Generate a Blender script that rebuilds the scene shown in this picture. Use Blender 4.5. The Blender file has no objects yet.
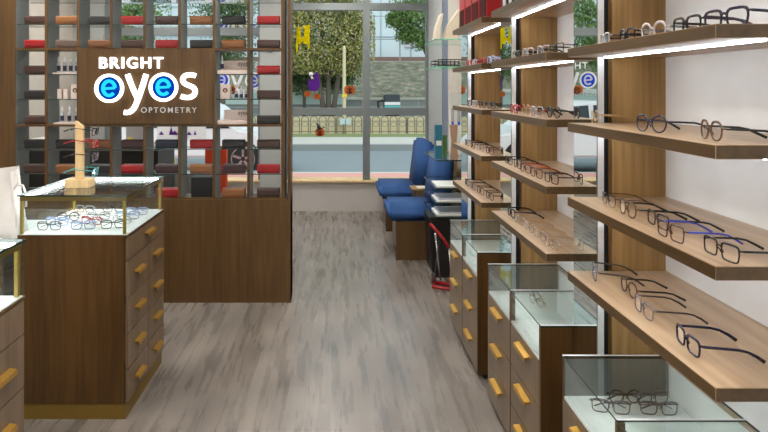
import bpy, bmesh, math, random
from mathutils import Vector, Matrix
random.seed(7)
sc = bpy.context.scene
COL = sc.collection
F, CX, CY, H = 600.0, 336.0, 87.7, 1.6      # focal length (px), principal point, eye height

def lin(r, g, b):
    f = lambda v: (v/255/12.92) if v/255 <= .04045 else ((v/255+.055)/1.055)**2.4
    return (f(r), f(g), f(b), 1)

# ---------------------------------------------------------------- materials
M = {}
def newmat(name):
    m = bpy.data.materials.new(name); m.use_nodes = True
    nt = m.node_tree; nt.nodes.clear()
    out = nt.nodes.new('ShaderNodeOutputMaterial')
    return m, nt, out
def plain(name, col, rough=.5, metal=0, emit=None, strength=0, spec=.5, bump=0, bscale=80):
    m, nt, out = newmat(name)
    p = nt.nodes.new('ShaderNodeBsdfPrincipled'); nt.links.new(p.outputs[0], out.inputs[0])
    p.inputs['Base Color'].default_value = col
    p.inputs['Roughness'].default_value = rough
    p.inputs['Metallic'].default_value = metal
    p.inputs['Specular IOR Level'].default_value = spec
    if emit:
        p.inputs['Emission Color'].default_value = emit
        p.inputs['Emission Strength'].default_value = strength
    # slight procedural colour variation
    tc = nt.nodes.new('ShaderNodeTexCoord'); no = nt.nodes.new('ShaderNodeTexNoise')
    no.inputs['Scale'].default_value = bscale; nt.links.new(tc.outputs['Object'], no.inputs['Vector'])
    mx = nt.nodes.new('ShaderNodeMixRGB'); mx.blend_type = 'MULTIPLY'; mx.inputs[0].default_value = .18
    mx.inputs[1].default_value = col; nt.links.new(no.outputs['Fac'], mx.inputs[2])
    if not emit: nt.links.new(mx.outputs[0], p.inputs['Base Color'])
    if bump:
        bp = nt.nodes.new('ShaderNodeBump'); bp.inputs['Strength'].default_value = bump; bp.inputs['Distance'].default_value = .003
        nt.links.new(no.outputs['Fac'], bp.inputs['Height']); nt.links.new(bp.outputs[0], p.inputs['Normal'])
    M[name] = m; return m
def wood(name, c1, c2, axis='z', rough=.45, fine=60, spec=.4):
    m, nt, out = newmat(name); N = nt.nodes.new; L = nt.links.new
    p = N('ShaderNodeBsdfPrincipled'); L(p.outputs[0], out.inputs[0])
    p.inputs['Roughness'].default_value = rough; p.inputs['Specular IOR Level'].default_value = spec
    g = N('ShaderNodeNewGeometry'); mp = N('ShaderNodeMapping'); L(g.outputs['Position'], mp.inputs['Vector'])
    s = [1, 1, 1]; i = 'xyz'.index(axis); s[i] = .05; mp.inputs['Scale'].default_value = s
    n1 = N('ShaderNodeTexNoise'); n1.inputs['Scale'].default_value = fine; n1.inputs['Detail'].default_value = 4
    n2 = N('ShaderNodeTexNoise'); n2.inputs['Scale'].default_value = fine*.25; n2.inputs['Detail'].default_value = 2
    L(mp.outputs[0], n1.inputs['Vector']); L(mp.outputs[0], n2.inputs['Vector'])
    ad = N('ShaderNodeMath'); ad.operation = 'ADD'; L(n1.outputs['Fac'], ad.inputs[0]); L(n2.outputs['Fac'], ad.inputs[1])
    mr = N('ShaderNodeMapRange'); mr.inputs[1].default_value = .72; mr.inputs[2].default_value = 1.28; L(ad.outputs[0], mr.inputs[0])
    cr = N('ShaderNodeMixRGB'); cr.inputs[1].default_value = c1; cr.inputs[2].default_value = c2
    L(mr.outputs[0], cr.inputs[0]); L(cr.outputs[0], p.inputs['Base Color'])
    M[name] = m; return m
def glassm(name, tint, refl=.08, rough=0.0):
    # thin clear sheet: mostly straight through, grazing views reflect
    m, nt, out = newmat(name); N = nt.nodes.new; L = nt.links.new
    t = N('ShaderNodeBsdfTransparent'); t.inputs[0].default_value = tint
    g = N('ShaderNodeBsdfGlossy'); g.inputs['Roughness'].default_value = rough; g.inputs[0].default_value = (1, 1, 1, 1)
    lw = N('ShaderNodeLayerWeight'); lw.inputs[0].default_value = .5
    pw = N('ShaderNodeMath'); pw.operation = 'POWER'; pw.inputs[1].default_value = 4.5; L(lw.outputs['Facing'], pw.inputs[0])
    mu = N('ShaderNodeMath'); mu.operation = 'MULTIPLY_ADD'; mu.inputs[1].default_value = .75; mu.inputs[2].default_value = refl; mu.use_clamp = True
    L(pw.outputs[0], mu.inputs[0])
    mx = N('ShaderNodeMixShader'); L(mu.outputs[0], mx.inputs[0]); L(t.outputs[0], mx.inputs[1]); L(g.outputs[0], mx.inputs[2])
    L(mx.outputs[0], out.inputs[0]); M[name] = m; return m
def emitm(name, col, s):
    m, nt, out = newmat(name); e = nt.nodes.new('ShaderNodeEmission')
    e.inputs[0].default_value = col; e.inputs[1].default_value = s
    nt.links.new(e.outputs[0], out.inputs[0]); M[name] = m; return m
def floormat():
    m, nt, out = newmat('floor_planks'); N = nt.nodes.new; L = nt.links.new
    p = N('ShaderNodeBsdfPrincipled'); L(p.outputs[0], out.inputs[0])
    g = N('ShaderNodeNewGeometry')
    sp = N('ShaderNodeSeparateXYZ'); L(g.outputs['Position'], sp.inputs[0])
    cb = N('ShaderNodeCombineXYZ'); L(sp.outputs[1], cb.inputs[0]); L(sp.outputs[0], cb.inputs[1])
    br = N('ShaderNodeTexBrick'); L(cb.outputs[0], br.inputs['Vector'])
    br.inputs['Scale'].default_value = 1; br.inputs['Brick Width'].default_value = 1.22; br.inputs['Row Height'].default_value = .16
    br.inputs['Mortar Size'].default_value = .0022; br.inputs['Mortar Smooth'].default_value = .4
    br.inputs['Color1'].default_value = lin(116, 106, 98); br.inputs['Color2'].default_value = lin(130, 121, 113)
    br.inputs['Mortar'].default_value = lin(100, 93, 88); br.offset = .37
    mp = N('ShaderNodeMapping'); L(g.outputs['Position'], mp.inputs[0]); mp.inputs['Scale'].default_value = (1, .08, 1)
    n1 = N('ShaderNodeTexNoise'); n1.inputs['Scale'].default_value = 20; n1.inputs['Detail'].default_value = 5; n1.inputs['Roughness'].default_value = .55; n1.inputs['Distortion'].default_value = .1
    L(mp.outputs[0], n1.inputs['Vector'])
    n2 = N('ShaderNodeTexNoise'); n2.inputs['Scale'].default_value = 5; n2.inputs['Detail'].default_value = 3
    mp2 = N('ShaderNodeMapping'); L(g.outputs['Position'], mp2.inputs[0]); mp2.inputs['Scale'].default_value = (1, .45, 1)
    L(mp2.outputs[0], n2.inputs['Vector'])
    a = N('ShaderNodeMath'); a.operation = 'ADD'; L(n1.outputs['Fac'], a.inputs[0]); L(n2.outputs['Fac'], a.inputs[1])
    r = N('ShaderNodeMapRange'); r.inputs[1].default_value = .7; r.inputs[2].default_value = 1.3; r.inputs[3].default_value = .6; r.inputs[4].default_value = 1.3
    L(a.outputs[0], r.inputs[0])
    mx = N('ShaderNodeMixRGB'); mx.blend_type = 'MULTIPLY'; mx.inputs[0].default_value = 1
    L(br.outputs['Color'], mx.inputs[1]); L(r.outputs[0], mx.inputs[2]); L(mx.outputs[0], p.inputs['Base Color'])
    r2 = N('ShaderNodeMapRange'); r2.inputs[3].default_value = .2; r2.inputs[4].default_value = .36
    L(n1.outputs['Fac'], r2.inputs[0]); L(r2.outputs[0], p.inputs['Roughness'])
    p.inputs['Specular IOR Level'].default_value = .7
    M['floor'] = m
floormat()

wood('wood_dark', lin(66, 43, 17), lin(88, 60, 27), 'z', .4)
wood('wood_wall', lin(76, 52, 26), lin(98, 71, 39), 'z', .42)
wood('wood_wing', lin(136, 104, 60), lin(168, 132, 80), 'z', .45)
wood('wood_shelf', lin(138, 111, 83), lin(178, 151, 121), 'y', .3, 45, .5)
wood('wood_edge_shade', lin(66, 47, 23), lin(88, 65, 35), 'y', .35, 60, .5)  # shade on the shelf edges put into a darker wood colour
wood('wood_drawer', lin(96, 77, 58), lin(120, 98, 76), 'z', .33, 60, .5)
wood('wood_pale', lin(214, 178, 126), lin(236, 205, 156), 'z', .55)
plain('white_wall', lin(248, 250, 249), .6, bscale=6)
plain('grey_wall', lin(200, 194, 188), .7, bscale=6)
plain('beige_wall', lin(196, 188, 176), .7, bscale=6)
plain('ceil', lin(225, 225, 222), .8, bscale=4)
plain('white_lam', lin(225, 228, 228), .35)
plain('white_base', lin(236, 240, 240), .35)
plain('grey_lam', lin(112, 114, 111), .5, bscale=12)
plain('black_void', lin(16, 13, 11), .7)
plain('frame_metal', lin(126, 132, 132), .45, .3)
plain('pillar', lin(170, 172, 170), .5)
plain('gold', lin(208, 160, 68), .33, .75)
plain('brass', lin(200, 170, 90), .35, .7)
plain('gold_dull', lin(132, 104, 44), .5, .4)
plain('steel', lin(180, 180, 180), .25, .95)
plain('blue_fabric', lin(38, 80, 138), .85, bump=.3, bscale=300)
plain('rubber', lin(22, 22, 24), .6)
plain('black_plastic', lin(26, 26, 28), .4)
plain('red_plastic', lin(158, 12, 18), .35)
plain('white_paper', lin(236, 236, 234), .7)
plain('bag_paper', lin(235, 228, 224), .7, bump=.5, bscale=14)
plain('cream', lin(226, 212, 190), .55)
plain('teal', lin(28, 104, 130), .5)
plain('green_p', lin(90, 150, 80), .5)
plain('tan_p', lin(172, 136, 112), .5)
plain('yellow', lin(252, 214, 20), .5)
plain('purple', lin(112, 50, 150), .6)
plain('orange', lin(236, 112, 44), .6)
plain('orange_bright', lin(205, 66, 18), .6)
plain('black_p', lin(20, 18, 18), .6)
plain('pink_p', lin(226, 208, 200), .6)
plain('blue_decal', lin(40, 90, 220), .5)
plain('navy_label', lin(34, 40, 70), .4)
plain('mist', lin(190, 190, 200), .25)
plain('skin_p', lin(196, 150, 120), .7)
LE = {}
for k, c in dict(red=(152, 14, 20), dark=(66, 42, 36), brown=(118, 74, 44), tan=(136, 86, 46), black=(30, 28, 30),
                 navy=(26, 34, 52), taupe=(98, 80, 72), maroon=(58, 34, 36)).items():
    LE[k] = plain('leather_'+k, lin(*c), .45, bump=.35, bscale=220)
glassm('glass', (.95, .98, .97, 1), .02)
glassm('glass_top', (.94, .97, .96, 1), .03)
glassm('lens', (.985, .985, .985, 1), .015)
glassm('window_glass', (.96, .98, .98, 1), 0)
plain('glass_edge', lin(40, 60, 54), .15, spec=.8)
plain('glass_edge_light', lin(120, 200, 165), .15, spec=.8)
m, nt, out = newmat('mirror'); g = nt.nodes.new('ShaderNodeBsdfGlossy'); g.inputs[0].default_value = (.8, .84, .82, 1); g.inputs['Roughness'].default_value = 0
nt.links.new(g.outputs[0], out.inputs[0]); M['mirror'] = m
emitm('led', (.84, .90, 1, 1), 34)
emitm('led_case', (.95, .98, 1, 1), 16)
emitm('sign_white', (1, .99, .97, 1), 2.6)
emitm('sign_blue', (.02, .62, 1, 1), 1.15)
emitm('sign_deep', (.0, .09, .75, 1), .55)
emitm('added_ceiling_lamp', (1, .985, .93, 1), 36)
# spectacle frame colours
plain('f_black', lin(24, 22, 26), .2); plain('f_navy', lin(28, 28, 56), .2); plain('f_tort', lin(92, 64, 36), .2)
plain('f_brown', lin(74, 40, 34), .2); plain('f_blue', lin(38, 58, 190), .3); plain('f_clear', lin(172, 168, 172), .15)
plain('f_grey', lin(112, 106, 112), .25); plain('f_silver', lin(176, 176, 180), .25, .8); plain('f_goldm', lin(190, 158, 110), .3, .8)
plain('f_red', lin(176, 26, 40), .25); plain('f_lightblue', lin(166, 184, 226), .25); plain('f_orange', lin(206, 98, 50), .3)
plain('f_teal', lin(84, 176, 180), .3); plain('f_gunmetal', lin(70, 62, 66), .3, .6)

def vinyl(name, col):
    m, nt, out = newmat(name); d = nt.nodes.new('ShaderNodeBsdfDiffuse'); t = nt.nodes.new('ShaderNodeBsdfTranslucent'); mx = nt.nodes.new('ShaderNodeMixShader')
    d.inputs[0].default_value = col; t.inputs[0].default_value = col; mx.inputs[0].default_value = .6
    nt.links.new(d.outputs[0], mx.inputs[1]); nt.links.new(t.outputs[0], mx.inputs[2]); nt.links.new(mx.outputs[0], out.inputs[0]); M[name] = m
vinyl('v_white', lin(245, 245, 245)); vinyl('v_blue', lin(40, 90, 230)); vinyl('v_orange', lin(214, 128, 70)); vinyl('v_yellow', lin(222, 206, 20)); vinyl('v_purple', lin(120, 60, 165))
# ---------------------------------------------------------------- mesh helpers
def tag(o, label=None, cat=None, group=None, kind=None):
    if label: o['label'] = label
    if cat: o['category'] = cat
    if group: o['group'] = group
    if kind: o['kind'] = kind
    return o
def empty(name, loc, rz=0):
    o = bpy.data.objects.new(name, None); COL.objects.link(o)
    o.location = loc; o.rotation_euler = (0, 0, rz); o.empty_display_size = .05
    return o
class MB:
    def __init__(s): s.v = []; s.f = []; s.m = []
    def add(s, vs, fs, mi=0):
        n = len(s.v); s.v += [tuple(v) for v in vs]; s.f += [tuple(i+n for i in f) for f in fs]; s.m += [mi]*len(fs); return s
    def box(s, x0, x1, y0, y1, z0, z1, mi=0, mats=None):
        vs = [(x0,y0,z0),(x1,y0,z0),(x1,y1,z0),(x0,y1,z0),(x0,y0,z1),(x1,y0,z1),(x1,y1,z1),(x0,y1,z1)]
        fs = [(0,3,2,1),(4,5,6,7),(0,1,5,4),(1,2,6,5),(2,3,7,6),(3,0,4,7)]   # -z +z -y +x +y -x
        n = len(s.v); s.v += vs; s.f += [tuple(i+n for i in f) for f in fs]; s.m += (mats or [mi]*6); return s
    def prism(s, pts, a0, a1, axis='y', mi=0):
        # polygon pts in the two other axes, extruded along axis
        n = len(pts)
        def P(p, a):
            return {'x': (a, p[0], p[1]), 'y': (p[0], a, p[1]), 'z': (p[0], p[1], a)}[axis]
        vs = [P(p, a0) for p in pts]+[P(p, a1) for p in pts]
        fs = [tuple(range(n)), tuple(range(2*n-1, n-1, -1))]+[(i, i+n, (i+1) % n+n, (i+1) % n) for i in range(n)]
        return s.add(vs, fs, mi)
    def sweep(s, pts, ra, rb=None, ref=(1, 0, 0), closed=False, seg=6, mi=0):
        rb = rb or ra; n = len(pts); P = [Vector(p) for p in pts]; ref = Vector(ref); vs = []
        for i in range(n):
            a = P[(i-1) % n] if (closed or i > 0) else P[i]; b = P[(i+1) % n] if (closed or i < n-1) else P[i]
            t = (b-a).normalized(); u = t.cross(ref)
            if u.length < 1e-4: u = t.cross(Vector((0, 1, .01)))
            u.normalize(); w = u.cross(t).normalized()
            A = ra[i] if isinstance(ra, (list, tuple)) else ra; B = rb[i] if isinstance(rb, (list, tuple)) else rb
            for k in range(seg):
                an = 2*math.pi*(k+.5)/seg
                vs.append(P[i]+u*A*math.cos(an)+w*B*math.sin(an))
        fs = []
        for i in range(n if closed else n-1):
            j = (i+1) % n
            for k in range(seg):
                l = (k+1) % seg; fs.append((i*seg+k, i*seg+l, j*seg+l, j*seg+k))
        if not closed: fs += [tuple(range(seg))[::-1], tuple((n-1)*seg+k for k in range(seg))]
        return s.add(vs, fs, mi)
    def lathe(s, prof, cx, cy, cz=0, seg=20, mi=0):
        vs = []; n = len(prof)
        for r, z in prof:
            for k in range(seg):
                a = 2*math.pi*k/seg; vs.append((cx+r*math.cos(a), cy+r*math.sin(a), cz+z))
        fs = [(i*seg+k, i*seg+(k+1) % seg, (i+1)*seg+(k+1) % seg, (i+1)*seg+k) for i in range(n-1) for k in range(seg)]
        fs += [tuple(range(seg))[::-1], tuple((n-1)*seg+k for k in range(seg))]
        return s.add(vs, fs, mi)
    def disc(s, cx, cy, cz, r, d, axis='y', seg=24, mi=0, ry=None):
        pts = [(math.cos(2*math.pi*k/seg)*r, math.sin(2*math.pi*k/seg)*(ry or r)) for k in range(seg)]
        if axis == 'y': return s.prism([(cx+a, cz+b) for a, b in pts], cy-d/2, cy+d/2, 'y', mi)
        if axis == 'x': return s.prism([(cy+a, cz+b) for a, b in pts], cx-d/2, cx+d/2, 'x', mi)
        return s.prism([(cx+a, cy+b) for a, b in pts], cz-d/2, cz+d/2, 'z', mi)
    def build(s, name, mats, parent=None, bevel=0, smooth=False, local=False):
        me = bpy.data.meshes.new(name)
        if not isinstance(mats, (list, tuple)): mats = [mats]
        if parent is not None:
            off = Vector((0, 0, 0))
            if not local:
                p = parent; mat = Matrix.Identity(4)
                while p is not None: mat = Matrix.LocRotScale(p.location, p.rotation_euler, p.scale) @ mat; p = p.parent
                inv = mat.inverted(); vv = [inv @ Vector(v) for v in s.v]
            else: vv = s.v
            loc = (0, 0, 0)
        elif local: vv = s.v; loc = (0, 0, 0)
        else:
            xs = [v[0] for v in s.v]; ys = [v[1] for v in s.v]; zs = [v[2] for v in s.v]
            loc = ((min(xs)+max(xs))/2, (min(ys)+max(ys))/2, min(zs)); vv = [(v[0]-loc[0], v[1]-loc[1], v[2]-loc[2]) for v in s.v]
        me.from_pydata([tuple(v) for v in vv], [], s.f)
        for mm in mats: me.materials.append(M[mm] if isinstance(mm, str) else mm)
        for p, mi in zip(me.polygons, s.m): p.material_index = mi; p.use_smooth = smooth
        bm = bmesh.new(); bm.from_mesh(me); bmesh.ops.recalc_face_normals(bm, faces=bm.faces)
        if bevel:
            bmesh.ops.bevel(bm, geom=[e for e in bm.edges if e.is_manifold and e.calc_face_angle(0) > .5], offset=bevel, segments=2, affect='EDGES', clamp_overlap=True)
        bm.to_mesh(me); bm.free()
        o = bpy.data.objects.new(name, me); COL.objects.link(o)
        o.location = loc
        if parent is not None: o.parent = parent
        return o
def kids(o): return [c for c in bpy.data.objects if c.parent == o]
def copy_tree(o, parent=None, tree=None):
    c = o.copy(); COL.objects.link(c); c.parent = parent
    for ch in list(o.children): copy_tree(ch, c)
    return c
def xy(px, Y): return (px-CX)*Y/F           # photo column to metres at distance Y
def zz(py, Y): return H-(py-CY)*Y/F         # photo row to height at distance Y
ORD = ['first', 'second', 'third', 'fourth', 'fifth', 'sixth', 'seventh', 'eighth', 'ninth']

# ---------------------------------------------------------------- room
YW, XR, XL, YB, ZC = 7.77, 1.133, -3.4, -2.2, 3.2
XR2 = 1.20
def struct(name, mb, mat, **k): return tag(mb.build(name, mat, **k), kind='structure')
struct('floor', MB().box(XL, XR+.2, YB, YW+.25, -.1, 0), 'floor')
struct('ceiling', MB().box(XL, XR+.2, YB, YW+.25, ZC, ZC+.1), 'ceil')
struct('wall_left', MB().box(XL-.15, XL, YB, YW+.25, -.1, ZC+.1), 'beige_wall')
struct('wall_back', MB().box(XL-.15, XR+.2, YB-.15, YB, -.1, ZC+.1), 'beige_wall')
struct('wall_right', MB().box(XR, XR+.2, YB, 4.45, 0, ZC), 'white_wall')
struct('wall_right_far', MB().box(XR2, XR+.2, 4.45, 6.43, 0, ZC), 'beige_wall')
struct('wall_right_end', MB().box(XR2, XR+.2, 6.8, YW+.25, 0, ZC), 'pillar')
struct('trim_1', MB().box(XR2+.01, XR+.2, 6.43, 6.8, 0, ZC), plain('blue_grey', lin(110, 120, 138), .5))
zs = .379
struct('wall_front', MB().box(XL, XR+.2, YW, YW+.25, 0, zs), 'grey_wall')
struct('wall_front_pillar', MB().box(-.98, -.64, YW-.06, YW+.25, 0, ZC), 'pillar')
struct('wall_front_left', MB().box(XL, -3.0, YW-.02, YW+.25, zs, ZC), 'pillar')
sill = MB().box(-.64, XR2, YW-.04, YW+.26, zs, zs+.025).box(-3.0, -.98, YW-.04, YW+.26, zs, zs+.025)
struct('trim_2', sill, 'wood_pale')
def window(n, x0, x1, mull, bars):
    root = empty('window_%d' % n, ((x0+x1)/2, YW+.08, zs+.025)); tag(root, kind='structure')
    mb = MB(); y0, y1 = YW+.02, YW+.12
    mb.box(x0, x0+.05, y0, y1, zs+.025, ZC); mb.box(x1-.03, x1, y0, y1, zs+.025, ZC)
    for m0, m1 in mull: mb.box(m0, m1, y0-.01, y1, zs+.025, ZC)
    for b0, b1 in bars: mb.box(x0, x1, y0+.005, y1-.005, b0, b1)
    mb.build('window_frame', 'frame_metal', root)
    MB().box(x0+.02, x1-.02, YW+.065, YW+.073, zs+.025, ZC).build('window_pane', 'window_glass', root)
window(1, -.64, XR2, [(.35, .44)], [(2.61, 2.70), (1.246, 1.337)])
window(2, -3.0, -.98, [(-2.05, -1.97)], [(2.28, 2.38)])
# unseen ceiling lamps, added to light the room
k = 0
for y in (-.9, 1.6, 4.1, 6.6):
    for x in (-2.2, .05):
        r = empty('added_ceiling_lamp', (x, y, ZC-.04))
        where = ['behind the camera', 'over the nearest display bay', 'above the shelf partition', 'near the front window'][k//2]
        tag(r, 'added unseen ceiling lamp %s, %s row' % (where, 'left' if k % 2 == 0 else 'right'), 'ceiling lamp', 'added ceiling lamps out of view')
        MB().box(x-.32, x+.32, y-.32, y-.29, ZC-.03, ZC).box(x-.32, x+.32, y+.29, y+.32, ZC-.03, ZC).box(x-.32, x-.29, y-.29, y+.29, ZC-.03, ZC).box(x+.29, x+.32, y-.29, y+.29, ZC-.03, ZC).build('frame', 'white_lam', r)
        MB().box(x-.29, x+.29, y-.29, y+.29, ZC-.02, ZC-.008).build('diffuser', 'added_ceiling_lamp', r)
        k += 1

# ---------------------------------------------------------------- spectacles
def rim_pts(sd, st, n=36):
    a, b, e, gap = st['a'], st['b'], st['e'], st.get('gap', .0075)
    cy = sd*(a+gap); cz = b+.002; pts = []
    for i in range(n):
        t = 2*math.pi*i/n; c, s_ = math.cos(t), math.sin(t)
        y = a*math.copysign(abs(c)**(2/e), c); z = b*math.copysign(abs(s_)**(2/e), s_)
        if z < 0: y *= 1-.10*abs(z)/b*st.get('taper', 1)
        yy = cy+y
        pts.append((.0055*(yy/.066)**2 + .05*0*(z), yy, cz+z))
    return pts
STY = dict(
    black=dict(a=0.0246, b=.018, e=5, th=0.0023, f='f_black', t='f_black', d='black rectangular'),
    blackbold=dict(a=0.0246, b=.0195, e=4, th=0.0032, f='f_black', t='f_black', d='bold black squarish'),
    blackround=dict(a=0.0223, b=.021, e=2.1, th=0.0026, f='f_black', t='f_black', d='black round'),
    navyround=dict(a=0.0228, b=.022, e=2.2, th=0.0025, f='f_navy', t='f_navy', d='dark blue round'),
    navybold=dict(a=0.0256, b=.0195, e=4, th=0.0031, f='f_navy', t='f_navy', d='thick dark navy squarish'),
    tort=dict(a=0.0228, b=.021, e=2.4, th=0.0025, f='f_tort', t='f_black', d='tortoise brown rounded'),
    clearround=dict(a=0.0223, b=.021, e=2.1, th=0.0032, f='f_clear', t='f_grey', d='clear round'),
    clear=dict(a=0.0242, b=.019, e=4, th=0.0026, f='f_clear', t='f_black', d='clear rectangular'),
    brown=dict(a=0.0246, b=.0185, e=5, th=0.0022, f='f_brown', t='f_brown', d='dark brown rectangular'),
    bluetemple=dict(a=0.0246, b=.019, e=5.5, th=0.0020, f='f_brown', t='f_blue', d='brown rectangular blue-armed'),
    grey=dict(a=0.0246, b=.02, e=4.2, th=0.0023, f='f_grey', t='f_gunmetal', d='smoky grey rectangular'),
    thin=dict(a=0.0242, b=.018, e=4, th=0.0012, f='f_gunmetal', t='f_brown', d='thin-rimmed gunmetal'),
    silver=dict(a=0.0233, b=.019, e=2.6, th=0.0012, f='f_silver', t='f_goldm', d='thin silver wire-rimmed'),
    gold=dict(a=0.0228, b=.021, e=2.2, th=0.0014, f='f_goldm', t='f_goldm', d='thin gold wire-rimmed'),
    red=dict(a=0.0242, b=.019, e=4, th=0.0026, f='f_red', t='f_red', d='red rectangular'),
    lightblue=dict(a=0.0251, b=.02, e=4, th=0.0031, f='f_lightblue', t='f_lightblue', d='pale blue chunky'),
    orange=dict(a=0.0242, b=.018, e=4, th=0.0023, f='f_brown', t='f_orange', d='brown orange-armed'),
    teal=dict(a=0.0242, b=.0185, e=4, th=0.0024, f='f_teal', t='f_teal', d='turquoise rectangular'),
)
PROTO = {}
def make_glasses(sty, folded=False):
    st = STY[sty]; root = empty('eyeglasses', (0, 0, 0)); th = st['th']; W = 2*st['a']+st.get('gap', .0075)
    mb = MB()
    for sd in (-1, 1):
        pp = rim_pts(sd, st); zc = st['b']+.002
        mb.sweep(pp, [th*(1.15 if q[2] > zc+st['b']*.5 else .8) for q in pp], th*.8, closed=True, ref=(1, 0, 0))
    g = st.get('gap', .0075); zb = st['b']*(1.62 if st['e'] > 2.6 else 1.35)
    mb.sweep([(0, -g-.001, zb-.003), (-.001, -g*.5, zb), (-.0015, 0, zb+.001), (-.001, g*.5, zb), (0, g+.001, zb-.003)], max(th, .0012), max(th, .0012))
    for sd in (-1, 1):
        mb.sweep([(.004, sd*(W-.002), zb), (.0065, sd*(W+.003), zb+.0015), (.012, sd*(W+.0045), zb+.001)], max(th*.9, .001), max(th*1.2, .0013), ref=(0, 1, 0))
        mb.sweep([(.001, sd*(g-.002), zb-.006), (.005, sd*(g-.004), zb-.012), (.006, sd*(g-.0035), zb-.016)], .0012, .0018)
    mb.build('frame', st['f'], root, smooth=True, local=True)
    for sd in (-1, 1):
        p = rim_pts(sd, st, 24); c = Vector((0, 0, 0))
        for q in p: c += Vector(q)/24
        inner = [Vector(q)+(c-Vector(q)).normalized()*th*.3 for q in p]
        mb = MB(); n = len(inner)
        mb.add(inner+[v+Vector((.0014, 0, 0)) for v in inner], [tuple(range(n)), tuple(range(2*n-1, n-1, -1))]+[(i, i+n, (i+1) % n+n, (i+1) % n) for i in range(n)])
        mb.build('lens', 'lens', root, local=True)
    for sd in (-1, 1):
        y = sd*(W+.0045); mb = MB()
        if folded:
            o = .018 if sd > 0 else .012
            pts = [(.012, y, zb), (o, y-sd*.004, zb-.001), (o+.002, y-sd*.03, zb-.003), (o+.003, y-sd*.08, zb-.007), (o+.003, y-sd*.11, zb-.02)]
        else:
            pts = [(.010, y, zb+.001), (.04, y*1.01, zb), (.085, y*1.01, zb-.002), (.105, y*.995, zb-.006), (.125, y*.97, zb-.016), (.143, y*.94, .0035)]
        hh = max(th*1.15, .0013); n = len(pts)
        rz = [hh]*(n-2)+[hh*1.25, hh*1.35]
        mb.sweep(pts, rz, [max(.0009, hh*.55)]*n, ref=(0, 1, 0), seg=6)
        mb.build('temple', st['t'], root, smooth=True, local=True)
    return root
GL = []
def glasses(sty, x, y, z, label, group, rz=0, folded=False, flip=0):
    key = (sty, folded)
    if key not in PROTO:
        o = PROTO[key] = make_glasses(sty, folded)
    else:
        o = copy_tree(PROTO[key])
    o.location = (x, y, z); o.rotation_euler = (flip, 0, rz)
    tag(o, label, 'eyeglasses', group); GL.append(o)
    return o

# ---------------------------------------------------------------- right-hand display bays
XS, XC = .794, .775
YN = [1.255, 2.27, 3.28]; YF = [2.058, 3.068, 4.085]
ZS = [1.988, 1.734, 1.480, 1.226, .972]
bayname = ['nearest display bay', 'middle display bay', 'farthest display bay']
shelfname = ['top', 'second', 'third', 'fourth', 'lowest']
for b in range(3):
    for k, z in enumerate(ZS):
        r = empty('wall_shelf', (XR, (YN[b]+YF[b])/2, z-.03))
        tag(r, '%s oak wall shelf of the %s' % (shelfname[k], bayname[b]), 'shelf', 'oak wall shelves')
        MB().box(XS, XR, YN[b], YF[b], z-.03, z, mats=[0, 0, 1, 0, 1, 1]).build('shelf_board', ['wood_shelf', 'wood_edge_shade'], r, bevel=.0012)
        MB().box(.9155, .9225, YN[b]+.03, YF[b]-.01, z-.034, z-.030).build('light_strip', 'led', r)
    # column with mirror at the far end of the bay
    y0, y1 = YF[b]+.004, YF[b]+.204
    r = empty('mirror_column', (1.0, (y0+y1)/2, 0))
    tag(r, 'oak column with narrow side mirror at far end of the %s' % bayname[b], 'wall column', 'oak and mirror columns')
    MB().box(.896, .899, y0, y1, 0, 2.9).build('mirror', 'mirror', r)
    MB().box(.8965, .8985, y0-.003, y0, 0, 2.9).build('mirror_edge', 'frame_metal', r)
    MB().box(.899, .921, y0, y1, 0, 2.9).build('edge_strip', 'white_lam', r)
    MB().box(.921, .949, y0+.03, y1, 0, 2.9).build('recess', 'black_void', r)
    MB().box(.949, XR, y0, y1, 0, 2.9).build('wood_panel', 'wood_wing', r)
def handle(y0, y1, x, z, d, parent):
    # angled pull tab on a face at x; d = -1 sticks out to -x, +1 to +x
    MB().prism([(x, z+.004), (x+d*.024, z+.000), (x+d*.025, z-.016), (x+d*.021, z-.016), (x+d*.019, z-.005), (x, z-.004)], y0, y1, 'y').build('handle', 'gold', parent)
cabname = ['nearest low display cabinet on the right, cut by the photo edge', 'middle low display cabinet under the oak shelves', 'farthest low display cabinet beside the blue benches']
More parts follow.
